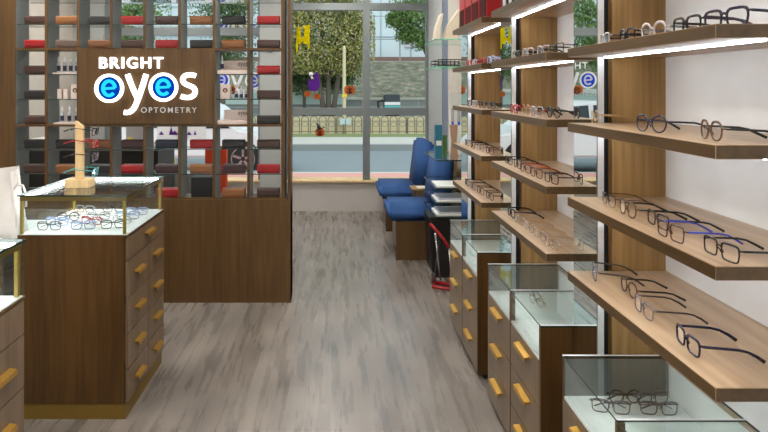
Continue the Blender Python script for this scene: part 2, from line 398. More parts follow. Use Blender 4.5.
for b in range(3):
    yn, yf = YN[b], YF[b]; ym = (yn+yf)/2
    dz = -.020 if b == 0 else -.004
    r = empty('display_cabinet', ((XC+XR)/2, ym, 0)); tag(r, cabname[b], 'display cabinet', 'low glass-topped cabinets')
    MB().box(XC+.04, XR-.01, yn+.02, yf-.02, 0, .04).build('plinth', 'black_void', r)
    MB().box(XC-.001, XR-.002, yn, yn+.018, .03, .697+dz).build('side_panel', 'wood_dark', r)
    MB().box(XC+.002, XR-.002, yf-.016, yf, .03, .697+dz, mats=[0, 0, 1, 0, 0, 0]).build('side_panel', ['wood_dark', 'grey_lam'], r)
    MB().box(XC+.014, XR-.002, yn+.018, yf-.016, .04, .560+dz).build('carcass', 'black_void', r)
    MB().box(XC+.002, XR-.004, yn+.018, yf-.016, .561+dz, .571+dz).build('display_base', 'white_base', r)
    MB().box(XC-.001, XC+.02, ym-.008, ym+.008, .03, .697+dz).build('divider_post', 'wood_dark', r)
    MB().box(XC+.02, XR-.004, ym-.003, ym+.003, .571+dz, .697+dz).build('glass_divider', 'glass', r)
    MB().box(XR-.012, XR-.002, yn+.018, yf-.016, .687+dz, .697+dz).build('back_rail', 'wood_shelf', r)
    MB().box(XC+.001, XC+.005, yn+.018, ym-.008, .571+dz, .697+dz).build('glass_front', 'glass', r)
    MB().box(XC+.001, XC+.005, ym+.008, yf-.016, .571+dz, .697+dz).build('glass_front', 'glass', r)
    for (a, c) in ((yn, ym-.001), (ym+.001, yf)):
        MB().box(XC, XR-.002, a, c, .697+dz, .703+dz, mats=[0, 0, 1, 1, 1, 1]).build('glass_top', ['glass_top', 'glass_edge'], r)
    for a, c in ((yn-.001, yn+.008), (ym-.003, ym+.003), (yf-.008, yf)):
        MB().box(XC+.001, XR-.002, a, c, .7031+dz, .7045+dz).build('top_seam', 'white_lam', r)
    for (a, c) in ((yn+.006, ym-.009), (ym+.009, yf-.006)):
        for z0, z1 in ((.378, .556+dz), (.206, .374), (.034, .202)):
            d = MB().box(XC, XC+.014, a, c, z0, z1).build('drawer', 'wood_drawer', r, bevel=.0012)
            mid = (a+c)/2; handle(mid-.075, mid+.075, XC, z1-.03, -1, d)

# spectacles on the shelves: (style, photo column of the front, distance from wall line X, turn)
PL = {
 (0, 1): [('clear', 1.95, .87, -.2), ('blackbold', 1.80, .87, -.1), ('clearround', 1.65, .87, .1), ('blackbold', 1.495, .87, .0), ('navybold', 1.345, .87, .18)],
 (0, 2): [('gold', 2.0, .86, -.2), ('navyround', 1.605, .84, .22), ('tort', 1.365, .85, -.18)],
 (0, 3): [('thin', 1.90, .86, -.1), ('tort', 1.745, .845, -.05), ('black', 1.61, .86, -.05), ('bluetemple', 1.478, .82, .0), ('black', 1.315, .84, .03)],
 (0, 4): [('grey', 1.985, .85, -.3), ('tort', 1.82, .885, -.05), ('grey', 1.655, .845, -.08), ('navybold', 1.44, .84, -.12)],
 (1, 1): [('black', 2.84, .85, 0), ('clear', 2.67, .85, .1), ('clear', 2.50, .86, .1), ('black', 2.35, .86, .12)],
 (1, 2): [('red', 2.84, .84, 0), ('gold', 2.66, .84, 0), ('clear', 2.49, .83, .1), ('blackround', 2.35, .85, .12)],
 (1, 3): [('black', 2.93, .84, 0), ('brown', 2.785, .84, 0), ('orange', 2.64, .83, .08), ('brown', 2.495, .83, .08), ('black', 2.35, .84, .1)],
 (1, 4): [('blackbold', 2.92, .85, 0), ('silver', 2.77, .84, .08), ('silver', 2.625, .84, .08), ('silver', 2.48, .84, .08), ('silver', 2.345, .84, .08)],
 (2, 1): [('red', 3.86, .85, 0), ('clear', 3.70, .85, 0), ('red', 3.54, .86, .1), ('lightblue', 3.38, .87, .1)],
 (2, 2): [('grey', 3.85, .85, 0), ('clear', 3.70, .85, 0), ('tort', 3.54, .86, .1), ('black', 3.37, .87, .1)],
 (2, 3): [('brown', 3.86, .84, 0), ('tort', 3.70, .84, 0), ('silver', 3.54, .85, .1), ('brown', 3.37, .86, .1)],
 (2, 4): [('black', 3.86, .84, 0), ('grey', 3.70, .84, 0), ('brown', 3.54, .85, .1), ('black', 3.37, .86, .1)],
}
for (b, k), lst in PL.items():
    n = len(lst)
    for i, (sty, Yg, X, rz) in enumerate(lst):
        # count from the end of the shelf nearest the camera
        j = n-1-i
        pos = 'nearest the camera' if j == 0 else '%s from its near end' % ORD[j]
        glasses(sty, X, Yg, ZS[k]+.0004, '%s eyeglasses on %s shelf of the %s, %s' % (STY[sty]['d'], shelfname[k], bayname[b].replace(' display', ''), pos),
                'eyeglasses on the oak wall shelves', rz)
# folded dark pairs in the nearest cabinet
for i, (px, py, rz) in enumerate([(.885, 1.93, 1.35), (.96, 1.99, 1.6), (1.035, 1.92, 1.5), (1.05, 1.985, 1.75)]):
    glasses('grey' if i != 1 else 'blackround', px, py, .5515, ['smoky grey folded eyeglasses at left of pile inside the nearest low cabinet', 'black round folded eyeglasses in middle of pile inside nearest low cabinet', 'grey folded eyeglasses right of the round pair inside nearest low cabinet', 'grey folded eyeglasses at right end of pile inside nearest low cabinet'][i],
            'dark folded eyeglasses inside the nearest cabinet', rz, True)
# few bright pairs inside the middle cabinet
for i, (X, Y, rz) in enumerate([(.95, 2.85, .3), (.97, 2.95, .2), (1.0, 2.45, .4)]):
    glasses('silver', X, Y, .5675, 'thin silver folded eyeglasses inside the middle low cabinet, %s' % ['left of two at back', 'right of two at back', 'alone in front half'][i], 'silver eyeglasses inside middle cabinet', rz, True)

# things on the top shelves
for i in range(4):
    y0 = 3.30+i*.19; 
    r = empty('red_case_stack', (.93, y0+.08, ZS[0]))
    tag(r, 'tall glossy red eyewear box on top shelf of farthest bay, %s' % ['nearest the camera', 'second from near end', 'third from near end', 'at far end'][i], 'box', 'red boxes on the top shelf')
    MB().box(.83, 1.03, y0, y0+.17, ZS[0]+.0005, ZS[0]+.30).build('box_body', 'red_plastic', r, bevel=.003)
    mb = MB()
    for q in range(5): mb.box(.826, .832, y0+.02+q*.03, y0+.026+q*.03, ZS[0]+.01, ZS[0]+.12)
    mb.build('slot', 'black_p', r)
for i in range(5):
    y0 = 2.55+i*.1
    r = empty('display_rack', (.95, y0+.04, ZS[0]))
    tag(r, 'black slotted display block on top shelf of middle bay, %s from its near end' % ORD[i], 'display block', 'black blocks on the top shelf')
    MB().box(.84, 1.06, y0, y0+.07, ZS[0]+.0005, ZS[0]+.22).build('block', 'black_plastic', r, bevel=.002)
    MB().box(.836, .84, y0+.02, y0+.03, ZS[0]+.01, ZS[0]+.2).box(.836, .84, y0+.045, y0+.055, ZS[0]+.01, ZS[0]+.2).build('slat', 'white_lam', r)

# ---------------------------------------------------------------- shelf partition with sign
YP = 4.46; DP = .20; S_ = YP/F
cols = [15, 46, 78, 111, 144.5, 179.5, 214, 248.5, 283]
cX = [xy(c, YP) for c in cols]
pr = empty('shelf_partition', (-1.4, YP+.1, 0))
tag(pr, 'tall brown wooden cubby partition holding leather cases and the lit sign', 'shelving')
xl, xr = -2.62, xy(290.5, YP)
MB().box(xl, cX[0], YP, YP+DP, 0, 2.65).build('end_panel', 'wood_wall', pr)
zb = zz(198, YP)
MB().box(cX[0], xr, YP+.003, YP+DP-.003, 0, zb-.012).build('base_panel', 'wood_wall', pr)
MB().box(cX[0], xr-.03, YP+.01, YP+DP, zb-.012, zb).build('base_board', 'wood_wall', pr)
tb = .010
for i in range(1, 9):
    x = cX[i]
    segs = [(zb, 2.65)] if i in (1, 2, 6, 7, 8) else [(zb, zz(124.5, YP)), (zz(48, YP), 2.65)]
    if i == 8: segs = [(zb, 2.65)]
    for a, c in segs:
        w = tb if i < 8 else .014
        MB().box(x-w, x+w, YP, YP+.012, a, c).build('board_edge', 'wood_wall', pr)
        MB().box(x-w+.002, x+w-.002, YP+.012, YP+DP, a, c).build('divider', 'grey_lam', pr)
MB().box(cX[0], cX[0]+.003, YP+.012, YP+DP, zb, 2.65).build('divider', 'grey_lam', pr)
MB().box(xr-.02, xr, YP+.002, YP+DP+.01, 0, 2.65).build('end_trim', 'wood_wall', pr)
lv = [198, 174, 149, 124.5, 99, 74, 48, 24, -1, -26, -51]
zl = [zz(p, YP) for p in lv]
zl[0] = zb
for j in (3, 6):
    for i in range(8):
        MB().box(cX[i]+tb, cX[i+1]-tb, YP, YP+DP, zl[j]-.016, zl[j]).build('wood_shelf', 'wood_wall', pr)
MB().box(cX[0], xr-.02, YP, YP+DP, 2.63, 2.65).build('top_board', 'wood_wall', pr)
for j in (1, 2, 4, 5, 7, 8, 9):
    for i in range(8):
        if j in (4, 5) and 2 <= i <= 5: continue
        MB().box(cX[i]+tb, cX[i+1]-tb, YP+.008, YP+DP, zl[j]-.006, zl[j], mats=[0, 0, 1, 0, 1, 0]).build('glass_shelf', ['glass_top', 'glass_edge'], pr)
CP = {}
def case(color, x, z, label):
    if color not in CP:
        r = CP[color] = empty('eyewear_case', (0, 0, 0))
        # body: rounded long box; front leans back; long axis along x
        MB().prism([(-.033, 0), (-.036, .012), (-.034, .052), (-.026, .060), (.030, .060), (.035, .052), (.035, 0)], -.084, .084, 'x').build('case_body', LE[color], r, bevel=.003, smooth=False, local=True)
        mb = MB(); n = 12; vs = []
        for q in range(n+1):
            u = -1+2*q/n; zf = .016+.016*u*u
            x_ = u*.0835
            vs += [(x_, .012, .0632), (x_, -.026, .0632), (x_, -.0375, .054), (x_, -.0392, zf), (x_, -.0368, zf), (x_, -.012, .058)]
        fs = []
        for q in range(n):
            for e in range(6):
                g_ = (e+1) % 6; fs.append((q*6+e, q*6+g_, (q+1)*6+g_, (q+1)*6+e))
        fs += [tuple(range(6)), tuple(n*6+e for e in range(5, -1, -1))]
        mb.add(vs, fs).build('flap', LE[color], r, smooth=False, local=True)
        MB().box(-.0825, .0825, -.01, .03, .0625, .0645).build('top_seam', LE[color], r, bevel=.001, local=True)
        o = r
    else: o = copy_tree(CP[color])
    o.location = (x, YP+.062, z+.0006); tag(o, label, 'eyewear case', 'leather cases in the cubby shelves')
    o.rotation_euler = (0, 0, random.uniform(-.04, .04))
rows = {7: 'black? '}
CS = {7: ['dark', 'tan', 'black', 'red', 'dark', 'tan', 'black', 'red'],
      6: ['red', 'taupe', 'brown', 'dark', 'red', 'black', 'tan', 'dark'],
      5: ['dark', None, None, None, None, None, None, 'red'],
      4: ['black', None, None, None, None, None, None, 'dark'],
      3: ['dark', None, None, None, None, None, None, 'black'],
      2: ['black', 'black', 'brown', 'maroon', 'navy', 'red', 'black', 'dark'],
      1: ['dark', 'tan', 'black', 'red', 'maroon', 'tan', 'maroon', 'red'],
      0: ['black', 'dark', 'black', 'dark', 'red', None, 'tan', 'dark']}
cn = dict(dark='dark brown', tan='tan', black='black', red='red', brown='mid brown', taupe='grey-brown', maroon='blackish maroon', navy='navy blue')
offs = {7: [.4, .4, .38, .42, .38, .42, .42, .5]}
for j, lst in CS.items():
    for i, c in enumerate(lst):
        if not c: continue
        w = cX[i+1]-cX[i]; fx = cX[i]+w*(.60 if i < 6 else .54)
        if i == 7: fx = cX[i]+w*.56
        lab = '%s leather case in cubby column %s from left, %s shelf level %s' % (cn[c], ORD[i] if i < 7 else 'eighth', ['bottom', 'second', 'third', 'fourth', 'fifth', 'sixth', 'seventh', 'eighth'][j], 'up' if j else 'of the partition')
        lab = '%s leather eyewear case, %s cubby column from the left, %s' % (cn[c], ORD[i], 'bottom row' if j == 0 else '%s row from the bottom' % ORD[j])
        case(c, fx, zl[j], lab)
# tall black box in sixth column, bottom row
r = MB().box(xy(190, YP), xy(212, YP), YP+.03, YP+.15, zb+.0005, zz(178, YP)).build('black_box', 'black_plastic', bevel=.003)
tag(r, 'tall plain black box in sixth cubby column, bottom row', 'box')
# products
def bottle(x, y, z, label, h=.10):
    r = empty('spray_bottle', (x, y, z)); tag(r, label, 'bottle', 'lens care bottles in the cubbies')
    k_ = h/.1
    MB().lathe([(.011, 0), (.013, .003*k_), (.013, .055*k_), (.009, .064*k_), (.006, .068*k_)], x, y, z, 14).build('bottle_body', 'mist', r, smooth=True)
    MB().lathe([(.0134, .010*k_), (.0134, .042*k_)], x, y, z, 14).build('bottle_label', 'navy_label', r)
    MB().lathe([(.008, .068*k_), (.008, .085*k_), (.005, .09*k_), (.004, .1*k_)], x, y, z, 12).build('bottle_cap', 'white_lam', r, smooth=True)
def tray(x0, x1, z, label):
    r = MB().box(x0, x1, YP+.02, YP+.12, z+.0005, z+.012).build('product_tray', 'pink_p', bevel=.002); tag(r, label, 'tray')
z5, z4, z3 = zl[5], zl[4], zl[3]
tray(xy(51, YP), xy(77, YP), z5, 'white tray under four bottles, second cubby column just left of the sign')
for i in range(4): bottle(xy(55+i*6.1, YP), YP+.06, z5+.0127, 'small spray bottle on upper white tray left of sign, %s from the left' % ORD[i], .12)
tray(xy(52, YP), xy(77, YP), z3, 'white tray under short bottles, lowest product cubby left of the sign')
for i in range(3): bottle(xy(58.5+i*7.3, YP), YP+.06, z3+.0127, 'small spray bottle on lower white tray left of sign, %s from the left' % ORD[i], .12)
for i, px in enumerate((57, 63)):
    r = MB().box(xy(px-2.3, YP), xy(px+2.3, YP), YP+.04, YP+.08, z4+.0005, z4+.075).build('product_box', 'pink_p', bevel=.0015)
    tag(r, 'small slim pale carton in middle product cubby left of sign, %s' % ['left one', 'beside the portrait box'][i], 'carton', 'pale cartons left of the sign')
def portrait_box(x0, x1, z, h, label):
    r = empty('portrait_carton', ((x0+x1)/2, YP+.06, z)); tag(r, label, 'carton')
    MB().box(x0, x1, YP+.03, YP+.09, z+.0005, z+h).build('carton_body', 'pink_p', r, bevel=.0015)
    cx = (x0+x1)/2
    MB().disc(cx, YP+.0295, z+h*.58, .018, .001).build('printed_hair', 'black_p', r)
    MB().disc(cx, YP+.0285, z+h*.56, .010, .001, ry=.013).build('printed_face', 'skin_p', r)
portrait_box(xy(69, YP), xy(77.5, YP), z4, .11, 'pale carton printed with a dark round emblem, cubby left of the sign')
portrait_box(xy(219.5, YP), xy(229.5, YP), z4, .11, 'pale carton printed with a dark round emblem, cubby right of the sign')
for i in range(3): bottle(xy(235+i*5, YP), YP+.06, z4+.0007, 'small dark-labelled bottle in middle cubby right of sign, %s from the left' % ORD[i], .085)
def text_mesh(txt, size, extrude=.002, offset=0, spacing=1.0):
    cu = bpy.data.curves.new('t', 'FONT'); cu.body = txt; cu.size = size; cu.extrude = extrude; cu.offset = offset; cu.space_character = spacing
    o = bpy.data.objects.new('t', cu); COL.objects.link(o)
    dg = bpy.context.evaluated_depsgraph_get(); me = bpy.data.meshes.new_from_object(o.evaluated_get(dg)); 
    bpy.data.objects.remove(o); bpy.data.curves.remove(cu)
    vs = [v.co.copy() for v in me.vertices]; fs = [tuple(p.vertices) for p in me.polygons]; bpy.data.meshes.remove(me)
    return vs, fs
def text_part(name, txt, x0, x1, z0, z1, y, d, mat, parent, offset=0, spacing=1.0, mirror=False, slope=0):
    vs, fs = text_mesh(txt, 1, .01, offset, spacing)
    ax, bx = min(v.x for v in vs), max(v.x for v in vs); az, bz = min(v.y for v in vs), max(v.y for v in vs)
    out = []
    for v in vs:
        u = (v.x-ax)/(bx-ax); w = (v.y-az)/(bz-az)
        if mirror: u = 1-u
        out.append((x0+(x1-x0)*u, y+(d/2 if v.z < 0 else -d/2), z0+(z1-z0)*w+slope*(u-.5)))
    return MB().add(out, fs).build(name, mat, parent)
def display_carton(z, label):
    x0, x1 = xy(217, YP), xy(247, YP)
    r = empty('display_carton', ((x0+x1)/2, YP+.08, z)); tag(r, label, 'display box')
    MB().box(x0, x1, YP+.015, YP+.13, z+.0005, z+.03).build('carton_tray', 'pink_p', r, bevel=.002)
    MB().box(x0+.03, x1, YP+.125, YP+.13, z+.03, z+.105).build('back_card', 'pink_p', r)
    text_part('printed_word', 'eyes', x1-.085, x1-.015, z+.05, z+.09, YP+.1235, .001, 'black_p', r)
    return r
display_carton(z5, 'pale open display carton with dark word, upper cubby right of sign')
display_carton(z3, 'pale open display carton with dark word, lower cubby right of sign')
bottle(xy(221, YP), YP+.05, z5+.0307, 'single spray bottle standing on the upper display carton right of sign', .11)

# illuminated sign
def ribbon(mb, pts, w, y0, y1, mi=0):
    """flat stroke of width w through pts (x,z) extruded y0..y1"""
    n = len(pts); L_, R_ = [], []
    W_ = w if isinstance(w, (list, tuple)) else [w]*n
    for i in range(n):
        a = Vector(pts[max(0, i-1)]); b = Vector(pts[min(n-1, i+1)]); t = (b-a).normalized(); nn = Vector((-t.y, t.x))
        p = Vector(pts[i]); L_.append(p+nn*W_[i]/2); R_.append(p-nn*W_[i]/2)
    vs = []
    for i in range(n):
        vs += [(L_[i].x, y0, L_[i].y), (R_[i].x, y0, R_[i].y), (R_[i].x, y1, R_[i].y), (L_[i].x, y1, L_[i].y)]
    fs = [(i*4+k, i*4+(k+1) % 4, i*4+4+(k+1) % 4, i*4+4+k) for i in range(n-1) for k in range(4)]+[(0, 1, 2, 3), ((n-1)*4+3, (n-1)*4+2, (n-1)*4+1, (n-1)*4)]
    return mb.add(vs, fs)
def arc(cx, cz, r, a0, a1, n=20, rz=None):
    return [(cx+r*math.cos(math.radians(a0+(a1-a0)*i/n)), cz+(rz or r)*math.sin(math.radians(a0+(a1-a0)*i/n))) for i in range(n+1)]
def bez(p, n=10):
    out = []
    for k in range(0, len(p)-1, 3):
        a, b, c, d = [Vector(q) for q in p[k:k+4]]
        for i in range(n+(k+3 >= len(p)-1)):
            t = i/n; out.append(tuple(a*(1-t)**3+b*3*t*(1-t)**2+c*3*t*t*(1-t)+d*t**3))
    return out
def logo(root, P, y, d, lit, mirror=False):
    """P maps photo-like sign coordinates (px, py) to world (x, z)"""
    wm, bm_, dm = ('sign_white', 'sign_blue', 'sign_deep') if lit else ('v_white', 'v_white', 'v_blue')
    sc_ = abs(P(101, 0)[0]-P(100, 0)[0])
    a, b = P(99.3, 68.4), P(163, 57)
    text_part('word_bright', 'BRIGHT', min(a[0], b[0]), max(a[0], b[0]), a[1], b[1], y, d, wm, root, offset=.014, spacing=1.22, mirror=mirror, slope=0)
    for cx, cz in ((109, 88.3), (163.3, 87.2)):
        c = P(cx, cz); R = 13.0*sc_
        ring = MB(); pts = arc(c[0], c[1], R, 0, 360, 40)
        ribbon(ring, pts, 2.9*sc_, y-d/2, y+d/2).build('ring', wm, root)
        MB().disc(c[0], y+d*.3, c[1], 11.0*sc_, d*.3, seg=36).build('eye_disc', dm, root)
        m_ = -1 if mirror else 1
        e = MB(); r0 = 5.9*sc_
        ep = [(c[0]-m_*4.4*sc_, c[1]-.3*sc_), (c[0]+m_*5.9*sc_, c[1]+.3*sc_)]
        ar = arc(c[0], c[1], 6.0*sc_, 3, 318, 26, 7.2*sc_)
        if mirror: ar = [(2*c[0]-p[0], p[1]) for p in ar]
        ribbon(e, ar, 3.3*sc_, y-d*.5, y+d*.1); ribbon(e, ep, 2.6*sc_, y-d*.5, y+d*.1)
        e.build('letter_e', bm_, root)
    yb = MB()
    ribbon(yb, bez([P(127.3, 74.2), P(130, 82), P(133.5, 91), P(137, 97.5)]), 4.8*sc_, y-d/2, y+d/2)
    ribbon(yb, bez([P(146, 74.2), P(142, 88), P(138.5, 98), P(135.5, 105), P(133, 111), P(129, 113.5), P(124, 112.3)]), 4.8*sc_, y-d/2-.0003*(1 if lit else 0), y+d/2)
    yb.build('letter_y', wm, root)
    sb = MB()
    ribbon(sb, bez([P(195.5, 75.9), P(191, 73.8), P(182.5, 74.2), P(182.6, 79.8), P(182.6, 86.5), P(195.8, 84.5), P(195, 92), P(194, 98.5), P(186, 98.5), P(180.8, 96.2)], 10), 4.8*sc_, y-d/2, y+d/2)
    sb.build('letter_s', wm, root)
    a, b = P(140.8, 112.8), P(196.5, 107.3)
    text_part('word_optometry', 'OPTOMETRY', min(a[0], b[0]), max(a[0], b[0]), a[1], b[1], y+.001, .003, 'white_lam' if lit else wm, root, offset=.004, spacing=1.35, mirror=mirror)
x0, x1 = xy(79, YP), xy(213, YP); z1_, z0_ = zz(49, YP), zz(124, YP)
sg = empty('illuminated_sign', ((x0+x1)/2, YP-.005, z0_)); tag(sg, 'brown wood sign board with glowing white and blue shop lettering', 'sign')
MB().box(x0, x1, YP-.012, YP+.06, z0_, z1_).build('sign_board', 'wood_wall', sg, bevel=.002)
YS = YP-.03
logo(sg, lambda a, b: (xy(a, YS), zz(b, YS)), YP-.026, .02, True)

# ---------------------------------------------------------------- islands
def island(x0, x1, y0, y1, label, rz=0):
    r = empty('display_island', ((x0+x1)/2, (y0+y1)/2, 0), rz); tag(r, label, 'display case', 'wooden glass-topped islands')
    L = dict(local=False)
    r.rotation_euler.z = 0
    ZW, ZT = .892, 1.083
    MB().box(x0+.012, x1-.012, y0+.006, y1-.012, 0, .078).build('plinth', 'gold_dull', r)
    MB().box(x0, x1-.016, y0, y1, .078, ZW-.012).build('carcass', 'wood_dark', r, bevel=.001)
    MB().box(x0, x1, y0, y1, ZW-.012, ZW-.003).build('top_frame', 'wood_dark', r)
    MB().box(x0+.006, x1-.006, y0+.006, y1-.006, ZW-.003, ZW).build('display_base', 'white_base', r)
    ym = y0+(y1-y0)*.52
    d = MB().box(x1-.015, x1, y0+.01, y1-.01, .765, .876).build('drawer', 'wood_drawer', r, bevel=.0012)
    handle(ym-.06, ym+.07, x1, .838, 1, d)
    for a, c in ((y0+.01, ym-.002), (ym+.002, y1-.01)):
        for z0, z1 in ((.585, .761), (.412, .581), (.240, .408), (.082, .236)):
            d = MB().box(x1-.015, x1, a, c, z0, z1).build('drawer', 'wood_drawer', r, bevel=.0012)
            mid = (a+c)/2; handle(mid-.06, mid+.06, x1, z1-.075, 1, d)
    for a, c, e, f in ((x0+.004, x1-.004, y0+.002, y0+.007), (x0+.004, x1-.004, y1-.007, y1-.002), (x0+.002, x0+.007, y0+.008, y1-.008), (x1-.007, x1-.002, y0+.008, y1-.008)):
        MB().box(a, c, e, f, ZW, ZT-.008).build('glass_pane', 'glass', r)
    for a in (x0+.008, x1-.026):
        for e in (y0+.008, y1-.026):
            MB().box(a, a+.012, e, e+.016, ZW, ZT-.030).build('corner_post', 'brass', r)
    MB().box(x0+.008, x1-.008, y0+.008, y0+.020, ZT-.030, ZT-.009).box(x1-.020, x1-.008, y0+.02, y1-.02, ZT-.03, ZT-.009).build('top_rail', 'gold_dull', r)
    MB().box(x0, x1, y0, y1, ZT-.008, ZT, mats=[0, 0, 1, 1, 1, 1]).build('glass_top', ['glass_top', 'glass_edge'], r)
    MB().box(x0+.012, x0+.034, y0+.03, y1-.03, ZT-.020, ZT-.009).build('light_strip', 'led_case', r)
    MB().box(x0+.012, x1-.03, y1-.034, y1-.012, ZT-.020, ZT-.009).build('light_strip', 'led_case', r)
    return r
IX0, IX1, IY0, IY1 = -1.535, -1.004, 2.89, 3.507
isl = island(IX0, IX1, IY0, IY1, 'brown wooden island with lit glass case holding eyeglasses and a wood stand')
island(-1.60, -1.06, 1.40, 2.05, 'brown wooden drawer island cut off by the left photo edge')
zi = .8925
cs = ['grey', 'lightblue', 'grey', 'lightblue', 'red', 'silver', 'tort', 'clear', 'lightblue', 'gold', 'silver', 'lightblue', 'clear', 'black']
for i, sty in enumerate(cs):
    row, c_ = divmod(i, 3); X = IX0+.11+.155*c_+random.uniform(-.01, .01); Y = IY0+.085+.105*row+.02*c_
    glasses(sty, X, Y, zi, '%s folded eyeglasses inside the lit island case, %s row from the front, %s' % (STY[sty]['d'].split()[0]+' '+STY[sty]['d'].split()[-1], ORD[row], ['left', 'middle', 'right'][c_]), 'folded eyeglasses inside the lit case', math.pi/2+random.uniform(-.3, .3), True)
for i, (x, y) in enumerate([(-1.3, 1.6), (-1.25, 1.8), (-1.18, 1.95), (-1.15, 1.7)]):
    glasses(['black', 'grey', 'blackround', 'clear'][i], x, min(y, 1.93), zi, '%s folded eyeglasses inside the case cut by left photo edge' % STY[['black', 'grey', 'blackround', 'clear'][i]]['d'], 'eyeglasses in the foreground case', .6*i, True)
# wood stand with four pairs
sx, sy = -1.335, 3.13; zt = 1.0835
st = empty('eyewear_stand', (sx, sy, zt)); tag(st, 'pale wooden eyewear stand with slanted post on the lit glass case', 'eyewear stand')
MB().box(sx-.062, sx+.062, sy-.045, sy+.045, zt, zt+.042).build('base', 'wood_pale', st, bevel=.003)
MB().prism([(sx-.020, zt+.042), (sx+.018, zt+.042), (sx+.018, zt+.315), (sx-.020, zt+.345)], sy-.014, sy+.014, 'y').build('post', 'wood_pale', st, bevel=.002)
for k_ in range(4): MB().box(sx-.004, sx+.004, sy-.02, sy-.014, zt+.292-.062*k_-.004, zt+.296-.062*k_).build('peg', 'wood_pale', st)
for i, (sty, z) in enumerate([('black', .268), ('red', .205), ('grey', .135), ('teal', .058)]):
    o = glasses(sty, sx+.082, sy-.004, zt+z, '%s eyeglasses hung on the wooden stand, %s' % (STY[sty]['d'], ['topmost', 'second from top', 'third from top', 'lowest'][i]), 'eyeglasses hung on the stand', math.pi+.12)
    o.rotation_euler = (0, math.radians(-9), math.pi+.12)

# low cabinet with the shopping bag, far left
r = empty('side_table', (-1.95, 3.2, 0)); tag(r, 'low white-topped wooden table left of lit island under the bag', 'table')
MB().box(-2.35, -1.56, 2.9, 3.5, .80, .83).build('table_top', 'white_lam', r, bevel=.003)
MB().box(-2.33, -1.62, 2.92, 3.48, .0, .80).build('table_body', 'wood_dark', r)
bx, by, bz = -1.675, 3.1, .831
bg = empty('paper_bag', (bx-.05, by, bz)); tag(bg, 'upright white paper shopping bag with rope handle, left photo edge', 'bag')
vs = []; nz, nr = 8, 24
for k_ in range(nz+1):
    t = k_/nz; hw = .115-.035*t; hd = .055-.02*t
    for q in range(nr):
        a = 2*math.pi*q/nr; c, s_ = math.cos(a), math.sin(a)
        x = math.copysign(abs(c)**.35, c)*hw; y = math.copysign(abs(s_)**.35, s_)*hd
        x += .006*math.sin(5*a+3*t); y += .006*math.sin(7*a+6*t)
        vs.append((bx-.05+x, by+y, bz+.352*t+(.012*math.sin(a*2) if k_ == nz else 0)))
fs = [(k_*nr+q, k_*nr+(q+1) % nr, (k_+1)*nr+(q+1) % nr, (k_+1)*nr+q) for k_ in range(nz) for q in range(nr)]+[tuple(range(nr))[::-1]]
MB().add(vs, fs).build('bag_body', 'bag_paper', bg, smooth=True)
MB().sweep([(bx+.02, by-.03, bz+.24), (bx+.045, by-.034, bz+.275), (bx+.075, by-.034, bz+.27), (bx+.092, by-.034, bz+.22), (bx+.09, by-.034, bz+.16)], .006, ref=(0, 1, 0)).build('handle', 'bag_paper', bg, smooth=True)
vs = []; 
for i in range(9):
    for j in range(9): vs.append((-1.84+.022*i, 2.93+.012*j, bz+.004+.05*random.random()*math.sin(math.pi*i/8)*math.sin(math.pi*j/8)))
fs = [(i*9+j, (i+1)*9+j, (i+1)*9+j+1, i*9+j+1) for i in range(8) for j in range(8)]
n = len(vs); vs += [(v[0], v[1], bz+.0005) for v in vs]; fs += [tuple(n+q for q in f[::-1]) for f in fs]
tag(MB().add(vs, fs).build('tissue_paper', 'white_paper'), 'crumpled white tissue paper in front of the white bag', 'tissue')

# ---------------------------------------------------------------- glass rack, benches, far-right corner
gr = empty('glass_rack', (.97, 5.2, 0)); tag(gr, 'wall rack of clear glass shelves beside the blue benches', 'glass shelves')
for z in (2.0, 1.775, 1.01, .78, .66, .545):
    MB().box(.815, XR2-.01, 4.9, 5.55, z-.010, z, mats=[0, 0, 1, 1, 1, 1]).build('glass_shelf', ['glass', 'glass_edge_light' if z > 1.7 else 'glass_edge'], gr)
for y in (4.97, 5.48): MB().box(XR2-.02, XR2-.001, y-.012, y+.012, .5, 2.3).build('rail', 'steel', gr)
def panel_curve(name, px, w, z, h, label, y0=5.0):
    mb = MB(); pts = [(px, z), (px+w*.9, z), (px+w*1.0, z+h*.5), (px+w*1.5, z+h), (px+w*1.1, z+h), (px+w*.35, z+h*.5)]
    return tag(mb.prism(pts, y0, y0+.16, 'y').build(name, 'cream', bevel=.002), label, 'display stand', 'cream stands on the glass rack')
panel_curve('curved_stand', .825, .05, 2.0005, .22, 'slim cream curved display stand nearest the aisle on upper glass shelf')
panel_curve('curved_stand', .90, .12, 2.0005, .26, 'broad cream curved display stand on upper glass shelf', 4.98)
def basket(x0, x1, y0, y1, z, h, label):
    mb = MB()
    for hz in (0.004, h*.5, h):
        mb.sweep([(x0, y0, z+hz), (x1, y0, z+hz), (x1, y1, z+hz), (x0, y1, z+hz)], .004, closed=True, ref=(0, 0, 1))
    n = 7
    for i in range(n+1):
        x = x0+(x1-x0)*i/n; mb.sweep([(x, y0, z+.004), (x, y0, z+h)], .0025); mb.sweep([(x, y0, z+.004), (x, y1, z+.004)], .0025, ref=(0, 0, 1)); mb.sweep([(x, y1, z+.004), (x, y1, z+h)], .0025)
    return tag(mb.build('wire_basket', 'black_plastic'), label, 'wire tray', 'black wire trays on the glass rack')
basket(.84, 1.08, 4.93, 5.3, 1.7755, .055, 'black wire tray on second glass shelf of the rack')
b = empty('brochure_box', (.86, 5.0, 1.01)); tag(b, 'narrow teal brochure box standing on the glass shelf', 'brochure')
MB().box(.826, .882, 4.98, 5.05, 1.0105, 1.29).build('carton', 'teal', b, bevel=.002)
MB().box(.832, .876, 4.978, 4.98, 1.12, 1.16).build('white_print', 'white_paper', b)
